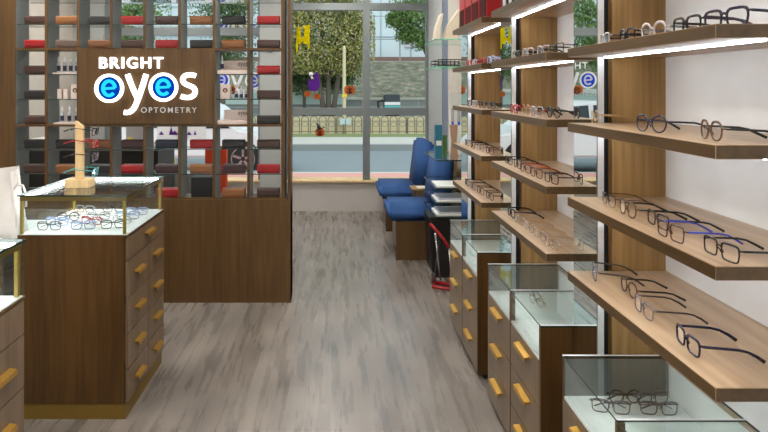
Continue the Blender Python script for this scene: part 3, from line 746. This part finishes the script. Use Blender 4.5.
mb = MB(); mb.prism([(.955, 1.0105), (1.02, 1.0105), (1.005, 1.15), (1.015, 1.29), (.95, 1.29), (.965, 1.15)], 5.0, 5.03, 'y')
tag(mb.build('brochure', 'tan_p'), 'brown curved brochure card standing on the glass shelf', 'brochure')
tag(MB().box(.90, .935, 5.06, 5.075, 1.0105, 1.2).build('leaflet', 'green_p'), 'green leaflet between teal box and brown card', 'leaflet')
po = empty('poster', (1.08, 5.35, 1.0105)); tag(po, 'white poster card printed with blue-capped bottles on glass shelf', 'poster')
MB().box(1.0, 1.115, 5.3, 5.306, 1.0105, 1.55).build('card', 'white_paper', po)
for x in (1.03, 1.085):
    MB().box(x-.013, x+.013, 5.298, 5.2995, 1.30, 1.42).build('printed_bottle', 'mist', po); MB().box(x-.011, x+.011, 5.298, 5.2995, 1.27, 1.30).build('printed_cap', 'blue_decal', po)
for i, z in enumerate((.545, .66, .78)):
    for q in range(2 if i < 2 else 1):
        o = MB().box(.83+.02*q, 1.06+.015*q, 4.93+.02*q, 5.22, z+.0005+.013*q, z+.0125+.013*q).build('magazine', ['white_paper', 'mist'][q], bevel=.001)
        tag(o, 'pale magazine on %s glass shelf of the rack, %s' % (['bottom', 'second lowest', 'third lowest'][i], ['at the bottom of its pile', 'top of its pile'][q] if i < 2 else 'lying alone'), 'magazine', 'magazines on the glass rack')
def bench(y0, y1, label):
    r = empty('bench_seat', (.8, (y0+y1)/2, 0)); tag(r, label, 'bench', 'blue benches')
    MB().box(.555, XR-.03, y0, y0+.03, .0, .36).build('side_panel', 'wood_wall', r)
    MB().box(.585, XR-.03, y0+.03, y1, .03, .36).build('base', 'wood_drawer', r)
    MB().box(.49, .98, y0-.01, y1, .36, .48).build('seat_cushion', 'blue_fabric', r, bevel=.03, smooth=True)
    MB().prism([(.90, .46), (1.06, .46), (1.105, .985), (.965, .985)], y0-.01, y1, 'y').build('back_cushion', 'blue_fabric', r, bevel=.03, smooth=True)
    MB().prism([(1.06, .36), (1.085, .36), (1.125, .96), (1.105, .96)], y0, y1-.01, 'y').build('back_board', 'wood_wing', r)
bench(5.56, 6.2, 'nearer blue cushioned bench with brown wooden side panel')
bench(6.68, 7.45, 'farther blue cushioned bench below the front window')
t = empty('side_tray', (.85, 6.42, 0)); tag(t, 'small wooden side table between the two blue benches', 'side table')
MB().box(.80, 1.1, 6.30, 6.55, .515, .535).build('table_top', 'wood_wing', t, bevel=.002)
MB().box(.83, 1.1, 6.32, 6.53, .0, .515).build('table_body', 'wood_drawer', t)
o = MB().box(.86, .98, 6.32, 6.45, .5355, .542).build('paper', 'white_paper'); tag(o, 'white sheet lying on the small side table', 'paper')
# black bin and red folding cart
r = empty('black_bin', (.95, 5.4, 0)); tag(r, 'tall black bin under glass shelves beside the near bench', 'bin')
MB().prism([(.83, .0), (1.09, .0), (1.11, .46), (.81, .46)], 5.18, 5.5, 'y').build('bin_body', 'black_plastic', r, bevel=.01)
MB().box(.805, 1.115, 5.175, 5.505, .46, .48).build('rim', 'rubber', r, bevel=.004)
r = empty('folding_cart', (.86, 4.8, 0)); tag(r, 'red and black folding hand cart leaning beyond the farthest cabinet', 'hand cart')
MB().sweep([(.76, 4.85, .50), (.80, 4.83, .46), (.86, 4.80, .39), (.90, 4.78, .32)], .013, .013, ref=(0, 1, 0), seg=8).build('handle', 'red_plastic', r, smooth=True)
MB().sweep([(.80, 4.84, .43), (.84, 4.83, .05)], .009, ref=(0, 1, 0)).sweep([(.90, 4.78, .33), (.92, 4.76, .05)], .009, ref=(0, 1, 0)).build('frame_tube', 'steel', r, smooth=True)
MB().prism([(.80, .06), (.92, .06), (.90, .30), (.84, .36)], 4.86, 4.91, 'y').build('bag_panel', 'black_plastic', r, bevel=.006)
MB().sweep([(.76, 4.72, .035), (.95, 4.70, .015), (.98, 4.80, .015), (.80, 4.84, .03)], .014, closed=True, ref=(0, 0, 1), seg=8).build('base_frame', 'red_plastic', r, smooth=True)
for x in (.79, .93):
    w = MB().disc(x, 4.86, .05, .05, .02, 'x').build('wheel', 'rubber', r); MB().disc(x-.012, 4.86, .05, .022, .004, 'x').build('hub', 'red_plastic', w)

# ---------------------------------------------------------------- behind the partition
r = empty('reception_desk', (-2.1, 6.2, 0)); tag(r, 'dark reception desk seen through the cubbies behind the partition', 'desk')
MB().box(-3.2, -1.75, 5.9, 6.5, .0, .98).build('desk_body', 'black_plastic', r); MB().box(-3.22, -1.73, 5.88, 6.52, .98, 1.01).build('desk_top', 'grey_lam', r)
def deskthing(name, x0, x1, z0, z1, mat, label, cat, y=6.0, d=.05):
    return tag(MB().box(x0, x1, y, y+d, z0, z1).build(name, mat, bevel=.002), label, cat)
deskthing('file_tray', xy(31, 6), xy(47, 6), 1.0105, 1.09, 'white_paper', 'white paper pile on the dark desk behind first cubby column', 'paper pile', 6.0, .25)
deskthing('desk_screen', xy(126, 6.2), xy(143, 6.2), 1.0105, 1.2, 'mist', 'pale screen on the dark desk behind fourth cubby column', 'screen', 6.2, .03)
deskthing('sticky_note', xy(126, 6.1), xy(131.5, 6.1), 1.0105, 1.09, 'yellow', 'yellow note block on the dark desk', 'note block', 6.1, .03)
deskthing('orange_bag', xy(205, 6.3), xy(226, 6.3), .0005, .98, 'orange_bright', 'orange panel standing behind sixth and seventh cubby columns', 'panel', 6.3, .1)
deskthing('yellow_box', xy(165, 7.2), xy(173, 7.2), .65, .75, 'yellow', 'yellow box on the window sill cabinet behind the partition', 'box', 7.2, .1)
tag(MB().box(-2.6, -1.5, 7.15, 7.6, 0, .65).build('sill_cabinet', 'grey_lam', bevel=.003), 'grey low cabinet under left window behind the partition', 'cabinet')
deskthing('office_chair_back', xy(83, 5.4), xy(96, 5.4), .5, 1.5, 'wood_wing', 'brown curved chair back behind third cubby column', 'chair back', 5.4, .04) if False else None
# Halloween paper decoration: purple spires
d = empty('spire_poster', (-2.02, YW+.06, .98)); tag(d, 'white window poster with purple pointed silhouettes behind the partition', 'poster')
MB().box(xy(156, YW), xy(205, YW), YW+.060, YW+.064, .93, 1.2).build('poster_sheet', 'v_white', d)
mb = MB()
for px, h_, w in ((160, .05, .035), (170, .12, .03), (173.5, .06, .05), (178, .08, .03), (188, .045, .035), (194, .06, .02)):
    x = xy(px, YW); mb.prism([(x-w, .985), (x+w, .985), (x+w*.4, .985+h_*.55), (x, .985+h_), (x-w*.4, .985+h_*.55)], YW+.056, YW+.059, 'y')
mb.build('printed_spires', 'v_purple', d)
cl = empty('wall_clock', (xy(267, YW-.1), YW-.06, zz(48, 7.7))); tag(cl, 'small round white wall clock on the pillar behind partition', 'clock')
cx_, cz_ = -.85, zz(48, 7.7)
MB().disc(cx_, YW-.07, cz_, .06, .018).build('clock_rim', 'black_plastic', cl); MB().disc(cx_, YW-.081, cz_, .052, .006).build('dial', 'white_paper', cl)
MB().box(cx_-.002, cx_+.002, YW-.087, YW-.085, cz_, cz_+.04).box(cx_, cx_+.03, YW-.087, YW-.085, cz_-.002, cz_+.002).build('clock_hands', 'black_p', cl)

# window decals
YD = YW+.060
def decal(name, label, px, py): r = empty(name, (xy(px, YD), YD, zz(py, YD))); return tag(r, label, 'window decal', 'halloween window decals')
def pumpkin(px, py, rp, label, hat=False, face=True):
    r = decal('pumpkin_decal', label, px, py); x, z = xy(px, YD), zz(py, YD); R = rp*YD/F
    mb = MB()
    for q in (-1, 0, 1): mb.disc(x+q*R*.45, YD-.002*abs(q), z, R*.62, .003, ry=R*.85)
    mb.build('pumpkin', 'v_orange', r)
    MB().prism([(x-R*.1, z+R*.7), (x+R*.1, z+R*.7), (x+R*.25, z+R*1.2), (x+.0*R, z+R*1.15)], YD-.006, YD-.0045, 'y').build('stalk', 'green_p', r)
    if face:
        f = MB()
        for q in (-1, 1): f.prism([(x+q*R*.4-R*.17, z+R*.1), (x+q*R*.4+R*.17, z+R*.1), (x+q*R*.4, z+R*.42)], YD-.007, YD-.006, 'y')
        ribbon(f, arc(x, z-R*.05, R*.55, 200, 340, 10), R*.2, YD-.007, YD-.006)
        f.build('face', 'black_p', r)
    if hat:
        MB().prism([(x-R*1.35, z+R*.15), (x+R*1.2, z+R*1.15), (x+R*1.0, z+R*1.3), (x+R*.35, z+R*1.0), (x-R*.5, z+R*2.0), (x-R*1.1, z+R*2.1), (x-R*.6, z+R*1.7), (x-R*.55, z+R*.75)], YD-.010, YD-.008, 'y').build('hat', 'black_p', r)
pumpkin(349.5, 90, 5.2, 'grinning orange pumpkin decal right of centre on front window')
pumpkin(320, 132.5, 4.5, 'orange pumpkin decal wearing black witch hat, lower window', hat=True)
pumpkin(307.5, 94, 3.2, 'small orange pumpkin decal under the purple figure, left one', face=False)
pumpkin(317, 96.5, 3.2, 'small orange pumpkin decal under the purple figure, right one', face=False)
r = decal('ghost_decal', 'purple swirling figure decal with white skull on the front window', 313, 90)
mb = MB(); P = lambda a, b: (xy(a, YD), zz(b, YD))
mb.prism([P(308, 78), P(311, 81), P(314, 79), P(315, 73), P(317.5, 71.5), P(319, 76), P(320, 86), P(317, 91), P(311, 91), P(308, 87)], YD-.004, YD-.002, 'y').build('cloak', 'v_purple', r)
mb = MB(); ribbon(mb, [P(311, 75), P(312.5, 79)], .03, YD-.008, YD-.006); c = P(311, 74); mb.disc(c[0], YD-.007, c[1], .03, .002).build('skull', 'v_white', r)
r = decal('letter_decal', 'tall yellow letter decal on upper left of front window', 302, 38); mb = MB()
ribbon(mb, [P(297, 52), P(297.6, 28.5), P(309, 24.8), P(308.5, 49)], .026, YD-.004, YD-.002); ribbon(mb, [P(298.5, 27), P(299.5, 44)], .05, YD-.005, YD-.003); ribbon(mb, [P(306.5, 26), P(305.5, 44)], .05, YD-.005, YD-.003); ribbon(mb, [P(298, 40.5), P(308, 38)], .045, YD-.006, YD-.004)
mb.build('yellow_letter', 'v_yellow', r)
# shop decal on the hidden left window: reversed from inside, reads right in the column mirror
r = empty('logo_decal', (-1.5, YD, 1.3)); tag(r, 'white and blue shop logo decal facing the street on the left window', 'window decal')
logo(r, lambda a, b: (-1.497-(a-163.3)*.0078, 1.70-(b-87.2)*.0078), YD-.004, .003, False, mirror=True)
pumpkin(237, 121, 6, 'orange pumpkin decal on the left window behind seventh cubby column', face=True)
pumpkin(232.6, 89.9, 5.5, 'grinning orange pumpkin decal under the street-facing shop logo')

# ---------------------------------------------------------------- outside
plain('asphalt', lin(122, 134, 138), .75, bscale=3); plain('concrete', lin(184, 186, 178), .8, bscale=4); plain('kerb', lin(140, 146, 144), .8)
plain('brick_walk', lin(206, 150, 140), .8, bscale=30); plain('grass', lin(120, 134, 88), .9, bscale=20); plain('leaf_a', lin(104, 124, 66), .7)
plain('leaf_b', lin(168, 166, 84), .7); plain('leaf_e', lin(196, 184, 150), .7); plain('leaf_c', lin(70, 100, 62), .7); plain('leaf_d', lin(116, 152, 84), .7); plain('bark', lin(96, 90, 80), .9, bscale=40)
plain('fence_metal', lin(110, 108, 100), .6); plain('sandy', lin(206, 196, 160), .9, bscale=5); plain('bluewhite', lin(190, 214, 214), .6, bscale=2)
plain('building', lin(200, 216, 220), .6, bscale=.5); plain('brown_stone', lin(120, 96, 88), .8); plain('car_paint', lin(228, 232, 234), .2); plain('car_glass', lin(40, 52, 56), .1)
m, nt, out = newmat('stone_wall'); p = nt.nodes.new('ShaderNodeBsdfPrincipled'); nt.links.new(p.outputs[0], out.inputs[0])
tcn = nt.nodes.new('ShaderNodeNewGeometry'); sp = nt.nodes.new('ShaderNodeSeparateXYZ'); cb = nt.nodes.new('ShaderNodeCombineXYZ'); nt.links.new(tcn.outputs['Position'], sp.inputs[0]); nt.links.new(sp.outputs[0], cb.inputs[0]); nt.links.new(sp.outputs[2], cb.inputs[1])
br = nt.nodes.new('ShaderNodeTexBrick'); nt.links.new(cb.outputs[0], br.inputs[0]); br.inputs['Scale'].default_value = 1; br.inputs['Brick Width'].default_value = 1.1; br.inputs['Row Height'].default_value = .28; br.inputs['Mortar Size'].default_value = .02
br.inputs['Color1'].default_value = lin(112, 122, 124); br.inputs['Color2'].default_value = lin(132, 140, 140); br.inputs['Mortar'].default_value = lin(150, 158, 158); nt.links.new(br.outputs[0], p.inputs['Base Color']); M['stone_wall'] = m
m, nt, out = newmat('rock'); p = nt.nodes.new('ShaderNodeBsdfPrincipled'); nt.links.new(p.outputs[0], out.inputs[0]); p.inputs['Roughness'].default_value = .9
tcn = nt.nodes.new('ShaderNodeNewGeometry'); mp = nt.nodes.new('ShaderNodeMapping'); mp.inputs['Scale'].default_value = (.9, 1, 2.0); nt.links.new(tcn.outputs['Position'], mp.inputs[0])
no = nt.nodes.new('ShaderNodeTexNoise'); no.inputs['Scale'].default_value = 3.0; no.inputs['Detail'].default_value = 8; no.inputs['Roughness'].default_value = .7; nt.links.new(mp.outputs[0], no.inputs[0])
cr = nt.nodes.new('ShaderNodeValToRGB'); cr.color_ramp.elements[0].position = .32; cr.color_ramp.elements[0].color = lin(66, 74, 56); cr.color_ramp.elements[1].position = .68; cr.color_ramp.elements[1].color = lin(150, 138, 122)
e = cr.color_ramp.elements.new(.5); e.color = lin(98, 102, 86); nt.links.new(no.outputs['Fac'], cr.inputs[0]); nt.links.new(cr.outputs[0], p.inputs['Base Color']); M['rock'] = m
G = -.02
struct('sidewalk_near', MB().box(-16, 16, YW+.25, 11.4, G-.2, G), 'brick_walk')
struct('kerb_near', MB().box(-16, 16, 11.4, 11.55, G-.2, G), 'concrete')
struct('road', MB().box(-30, 30, 11.55, 16.4, G-.3, G-.1), 'asphalt')
struct('kerb_far', MB().box(-30, 30, 16.4, 16.7, G-.3, G+.06), 'kerb')
struct('sidewalk_far', MB().box(-30, 30, 16.7, 19.0, G-.3, G+.06), 'concrete')
struct('verge_grass', MB().box(-30, 30, 19.0, 20.2, G-.3, G+.07), 'grass')
struct('ground_far', MB().box(-30, 30, 20.2, 70, G-.3, G+.05), 'sandy')
def fence_panel(x0, n, label):
    r = empty('railing_panel', (x0+n*.155/2, 20.3, .04)); tag(r, label, 'railing', 'hooped metal railings across the street')
    w = .3; Yf = 20.3
    MB().box(x0+.01, x0+n*w-.03, Yf-.012, Yf+.012, .10, .125).box(x0+.01, x0+n*w-.03, Yf-.012, Yf+.012, .46, .48).build('rail', 'fence_metal', r)
    mb = MB()
    for i in range(n):
        a = x0+i*w; pts = [(a+.03, Yf, .05), (a+.03, Yf, .52)]+[(a+.15-.12*math.cos(math.pi*q/6), Yf, .52+.12*math.sin(math.pi*q/6)) for q in range(1, 6)]+[(a+.27, Yf, .52), (a+.27, Yf, .05)]
        mb.sweep(pts, .016, ref=(0, 1, 0), seg=5)
        mb.sweep([(a+.15+.1*math.cos(2*math.pi*q/8), Yf, .36+.08*math.sin(2*math.pi*q/8)) for q in range(8)], .01, closed=True, ref=(0, 1, 0), seg=4)
    mb.build('hoops', 'fence_metal', r)
    mb = MB().box(x0-.012, x0+.012, Yf-.03, Yf+.03, .05, .68); mb.build('post', 'fence_metal', r)
lbl = ['far left', 'left', 'behind the pumpkin with hat', 'behind the window mullion', 'right of the mullion', 'far right']
for i in range(-4, 3): fence_panel(i*2.4, 8, 'hooped metal railing panel across street, %s from the left' % ORD[i+4])
struct('retaining_wall', MB().box(-30, 30, 20.75, 20.95, 0, .60), 'sandy')
struct('low_wall', MB().box(-30, 30, 24, 24.3, 0, 1.12), 'stone_wall'); struct('low_wall_cap', MB().box(-30, 30, 23.95, 24.35, 1.12, 1.2), 'concrete')
wv = empty('pale_barrier', (-.8, 23.5, 0)); tag(wv, 'long pale blue wall with ledge behind the trees', 'wall')
MB().box(-12, .40, 23.4, 23.7, .95, 1.42).build('wall_face', 'bluewhite', wv); MB().box(-12, .44, 23.3, 23.75, 1.42, 1.55).build('ledge', 'white_lam', wv)
MB().box(-12, .38, 23.42, 23.68, .0, .95).build('wall_foot', 'stone_wall', wv)
mb = MB(); nx, nz = 60, 14; vs = []
for i in range(nx+1):
    for k_ in range(nz+1):
        x = -20+40*i/nx; t = k_/nz; vs.append((x, 25+4.5*t+random.uniform(-.12, .12), 1.0+1.9*t+random.uniform(-.04, .04)))
fs = [(i*(nz+1)+k_, (i+1)*(nz+1)+k_, (i+1)*(nz+1)+k_+1, i*(nz+1)+k_+1) for i in range(nx) for k_ in range(nz)]
struct('rock_slope', mb.add(vs, fs), 'rock')
struct('terrace', MB().box(-30, 30, 29.4, 60, 2.4, 2.9), 'concrete')
bd = empty('pale_building', (2, 40, 2.9)); tag(bd, 'large pale building with grid facade beyond the rock slope', 'building')
MB().box(-18, 22, 40, 50, 2.9, 16).build('wall', 'building', bd)
mb = MB()
for x in range(-17, 22, 2): mb.box(x-.03, x+.03, 39.95, 40, 2.9, 16)
for z in range(5, 16, 2): mb.box(-18, 22, 39.95, 40, z-.03, z+.03)
mb.build('panel_joints', plain('joint', lin(160, 180, 190), .6), bd)
MB().box(-18, 22, 39.0, 40, 2.9, 3.6).build('plinth_course', 'brown_stone', bd)
for x in (5.2, 8.6, 1.6):
    MB().box(x-.6, x+.6, 39.9, 39.96, 4.3, 5.2).build('window', 'mist', bd)
# chain fence in front of building
mb = MB()
for x in range(0, 12): mb.box(-2+x*1.3-.03, -2+x*1.3+.03, 30.0, 30.06, 2.9, 5.2)
mb.box(-2, 12.5, 30.0, 30.03, 5.15, 5.2).box(-2, 12.5, 30, 30.03, 4.0, 4.03)
tag(mb.build('wire_fence', 'steel'), 'thin steel post fence on terrace before the pale building', 'fence')
def leaves(mb, c, R, n, s, mats, loose=True):
    for _ in range(n):
        while True:
            v = Vector((random.uniform(-1, 1), random.uniform(-1, 1), random.uniform(-1, 1)))
            if v.length < 1: break
        if v.length > 1e-3 and random.random() < .7: v = v.normalized()*random.uniform(.7, 1)
        if loose: v = Vector([max(-1.25, min(1.25, random.gauss(0, .58))) for _q in range(3)])
        p = Vector(c)+Vector((v.x*R[0], v.y*R[1], v.z*R[2]))
        a = Vector((random.gauss(0, 1), random.gauss(0, 1), random.gauss(0, 1))).normalized()*s*random.uniform(.6, 1.3); b_ = a.cross(Vector((random.gauss(0, 1), random.gauss(0, 1), random.gauss(0, 1)))).normalized()*s*.7
        mb.add([p-a, p-b_*.6, p+a, p+b_*.6], [(0, 1, 2, 3)], random.randrange(mats))
def tree(x, y, zb_, blobs, trunk_r, label, mats, n=1500, s=.12, trunks=1):
    r = empty('street_tree', (x, y, zb_)); tag(r, label, 'tree', 'trees across the street')
    mb = MB(); top = min(b_[2] for b_ in blobs)
    for q in range(trunks):
        dx = (q-(trunks-1)/2)*.5
        mb.sweep([(x+dx*.15, y, zb_), (x+dx*.5, y, zb_+(top-zb_)*.5), (x+dx, y, top+.2), (x+dx*1.4, y, top+.9)], [trunk_r, trunk_r*.8, trunk_r*.6, trunk_r*.3], seg=8)
    for b_ in blobs: mb.sweep([(x, y, zb_+(top-zb_)*.7), ((x+b_[0])/2, (y+b_[1])/2, (top+b_[2])/2), (b_[0], b_[1], b_[2])], [trunk_r*.5, trunk_r*.35, trunk_r*.1], seg=5)
    mb.build('trunk', 'bark', r, smooth=True)
    mb = MB()
    for b_ in blobs: leaves(mb, b_[:3], (b_[3], b_[3]*.8, b_[3]*.8), n, s, len(mats))
    mb.build('foliage', mats, r)
tree(-.27, 21.6, .0, [(-1.1, 21.6, 3.6, .8), (.1, 21.5, 3.5, .85), (-.6, 21.8, 4.5, .9), (.4, 21.6, 4.3, .7), (.75, 21.5, 3.0, .5), (-.5, 21.4, 2.7, .6), (.2, 21.7, 2.6, .6), (.75, 21.5, 3.7, .5), (-1.0, 21.4, 2.7, .6), (.2, 21.6, 5.1, .7), (-.9, 21.5, 5.2, .7), (-1.5, 21.6, 4.2, .5), (-1.6, 21.6, 3.1, .45)], .12, 'yellow-green tree with forked trunk behind centre of the front window', ['leaf_a', 'leaf_b', 'leaf_b', 'leaf_e'], 2600, .058, 3)
tree(-4.0, 21.2, .0, [(-3.7, 21.2, 3.0, .7), (-3.5, 21.2, 4.6, .6), (-4.2, 21.2, 4.4, .8), (-4.4, 21.2, 2.4, .6), (-3.6, 21.2, 3.7, .6)], .12, 'darker green tree behind left edge of the front window', ['leaf_c', 'leaf_a'], 1500, .06)
bush = empty('hedge', (-1.2, 22.6, 0)); tag(bush, 'dark green shrubs below the yellow-green tree across the street', 'shrub')
mb = MB()
for c_ in ((-1.9, 22.7, 2.1), (-1.3, 22.8, 1.9), (-.7, 22.7, 2.2), (0, 22.7, 1.95), (-1.6, 22.8, 2.7), (-.3, 22.8, 2.7), (.3, 22.8, 2.3)): leaves(mb, c_, (.5, .2, .45), 1700, .07, 3)
mb.build('foliage', ['leaf_c', 'leaf_a', 'leaf_c'], bush)
MB().sweep([(-1.2, 22.7, .0), (-1.2, 22.7, 1.9)], .06).build('stem', 'bark', bush)
tree(3.6, 22.5, .0, [(3.2, 22.5, 4.2, .8), (2.6, 22.4, 4.3, .5), (2.25, 22.4, 4.15, .3), (2.7, 22.5, 3.6, .35), (3.3, 22.5, 3.4, .4), (3.0, 22.5, 5.0, .8), (4.2, 22.5, 4.6, 1.0)], .12, 'bright green tree reaching in at right of the front window', ['leaf_d', 'leaf_a', 'leaf_d'], 1300, .065)
tree(-7.9, 21.2, .0, [(-7.9, 21.2, 3.2, 1.0), (-7.1, 21.2, 4.2, .9), (-8.7, 21.2, 4.4, .9), (-7.3, 21.2, 2.9, .7)], .15, 'tree seen through left end cubbies beyond the road', ['leaf_a', 'leaf_d'], 1600, .08)
tree(-12.6, 21.2, .0, [(-12.6, 21.2, 3.2, 1.1), (-12, 21.2, 4.6, .9), (-13.4, 21.2, 4.4, .9)], .15, 'tree beyond the road farthest to the left', ['leaf_c', 'leaf_d'], 1500, .09)
lp = empty('lamp_post', (.28, 20.5, .0)); tag(lp, 'thin pale pole standing between tree and pumpkin decal', 'pole')
MB().lathe([(.08, 0), (.065, .2), (.055, 2.9), (.03, 3.0)], .28, 20.5, .03, 12).build('pole', 'sandy', lp, smooth=True)
MB().disc(.25, 20.42, 1.25+.08, .05, .02).disc(.33, 20.42, 1.25+.08, .05, .02).build('reflector', 'yellow', lp)
sn = empty('white_notice', (.27, 20.2, .35)); tag(sn, 'pair of small white notices fixed to the railing', 'notice')
for q in (0, 1): MB().box(.13+q*.2, .30+q*.2, 20.26, 20.28, .36, .56).build('notice_sheet', 'bluewhite', sn)
# monitor reflection in the glass, built as a solid wheeled box
uc = empty('reflection_box', (2.0, 21.3, .0)); tag(uc, 'dark striped box standing in for monitor reflection, by the railing', 'reflection stand-in')
x0, x1 = xy(384, 21.1), xy(400, 21.1)
MB().box(x0, x1, 21.1, 21.5, zz(111, 21.1), zz(94.5, 21.1)).build('reflection_body', plain('reflection_dark', lin(52, 60, 66), .5), uc, bevel=.03)
MB().box(x0+.02, x1+.005, 21.085, 21.1, zz(105, 21.1), zz(102, 21.1)).build('white_stripe', 'white_lam', uc); MB().box(x0+.02, x1+.005, 21.085, 21.1, zz(107.5, 21.1), zz(105.5, 21.1)).build('turquoise_stripe', 'f_teal', uc)
MB().box(x0+.05, x1-.02, 21.1, 21.5, .3, zz(111, 21.1)).build('reflection_base', 'black_plastic', uc, bevel=.04)
for x in (x0+.08, x1-.12):
    MB().disc(x, 21.25, .2, .16, .08).build('wheel', 'rubber', uc)
MB().sweep([(x0-.02, 21.3, .75), (x0-.18, 21.3, .9), (x0-.2, 21.3, 1.1), (x0-.02, 21.3, 1.15)], .05, ref=(0, 1, 0)).build('handle', 'black_plastic', uc, smooth=True)
# white car parked at the near kerb
cr_ = empty('parked_car', (-3.0, 12.4, G-.1)); tag(cr_, 'white parked car seen behind the partition and in the mirror', 'car')
gz = G-.1; xf = -.95
pr_ = [(xf, .35), (xf-.02, .62), (xf-.25, .78), (xf-.95, .92), (xf-1.55, 1.38), (xf-2.1, 1.46), (xf-3.1, 1.44), (xf-3.75, 1.05), (xf-4.15, .95), (xf-4.2, .35)]
MB().prism([(a, b_+gz) for a, b_ in pr_], 11.65, 13.3, 'y').build('car_body', 'car_paint', cr_, bevel=.05, smooth=False)
MB().prism([(xf-1.1, .93+gz), (xf-1.6, 1.33+gz), (xf-2.15, 1.38+gz), (xf-2.2, .93+gz)], 11.64, 11.66, 'y').prism([(xf-2.28, .93+gz), (xf-2.25, 1.38+gz), (xf-3.0, 1.37+gz), (xf-3.5, .97+gz)], 11.64, 11.66, 'y').build('side_window', 'car_glass', cr_)
for wx in (xf-.85, xf-3.3):
    w = MB().disc(wx, 11.66, gz+.34, .345, .06, seg=36).build('wheel', 'rubber', cr_)
    MB().disc(wx, 11.625, gz+.34, .23, .02, seg=30).build('wheel_well', 'black_p', w)
    mb = MB()
    for q in range(5):
        a = math.radians(72*q+18); ribbon(mb, [(wx+.04*math.cos(a), gz+.34+.04*math.sin(a)), (wx+.225*math.cos(a), gz+.34+.225*math.sin(a))], .05, 11.60, 11.615)
    ribbon(mb, arc(wx, gz+.34, .225, 0, 360, 30), .025, 11.60, 11.615); mb.build('spokes', 'steel', w)
MB().disc(xf-.03, 11.9, gz+.66, .09, .05, 'x').build('headlamp', 'mist', cr_)

# ---------------------------------------------------------------- light
w = bpy.data.worlds.new('sky'); sc.world = w; w.use_nodes = True
nt = w.node_tree; bgn = nt.nodes['Background']
tc = nt.nodes.new('ShaderNodeTexCoord'); no = nt.nodes.new('ShaderNodeTexNoise'); no.inputs['Scale'].default_value = 2.5; no.inputs['Detail'].default_value = 5
nt.links.new(tc.outputs['Generated'], no.inputs[0]); mx = nt.nodes.new('ShaderNodeMixRGB'); nt.links.new(no.outputs['Fac'], mx.inputs[0])
mx.inputs[1].default_value = (.74, .88, 1, 1); mx.inputs[2].default_value = (.95, .98, 1, 1); nt.links.new(mx.outputs[0], bgn.inputs[0]); bgn.inputs[1].default_value = 1.3
su = bpy.data.lights.new('sun', 'SUN'); su.energy = 1.5; su.angle = .5; su.color = (1, .96, .88)
so = bpy.data.objects.new('sun', su); COL.objects.link(so); so.rotation_euler = (math.radians(28), math.radians(20), 0)

cam = bpy.data.cameras.new('camera'); co = bpy.data.objects.new('camera', cam); COL.objects.link(co)
co.location = (0, 0, H); co.rotation_euler = (math.radians(90), 0, 0)
cam.sensor_width = 36; cam.lens = F/768*36; cam.shift_x = (384-CX)/768; cam.shift_y = -(216-CY)/768
cam.clip_start = .05; cam.clip_end = 300
sc.camera = co
sc.view_settings.view_transform = 'Standard'; sc.view_settings.look = 'None'; sc.view_settings.gamma = 1; sc.view_settings.exposure = .15
sc.view_settings.use_curve_mapping = False
sc.cycles.max_bounces = 12; sc.cycles.transparent_max_bounces = 24; sc.cycles.caustics_reflective = False; sc.cycles.caustics_refractive = False
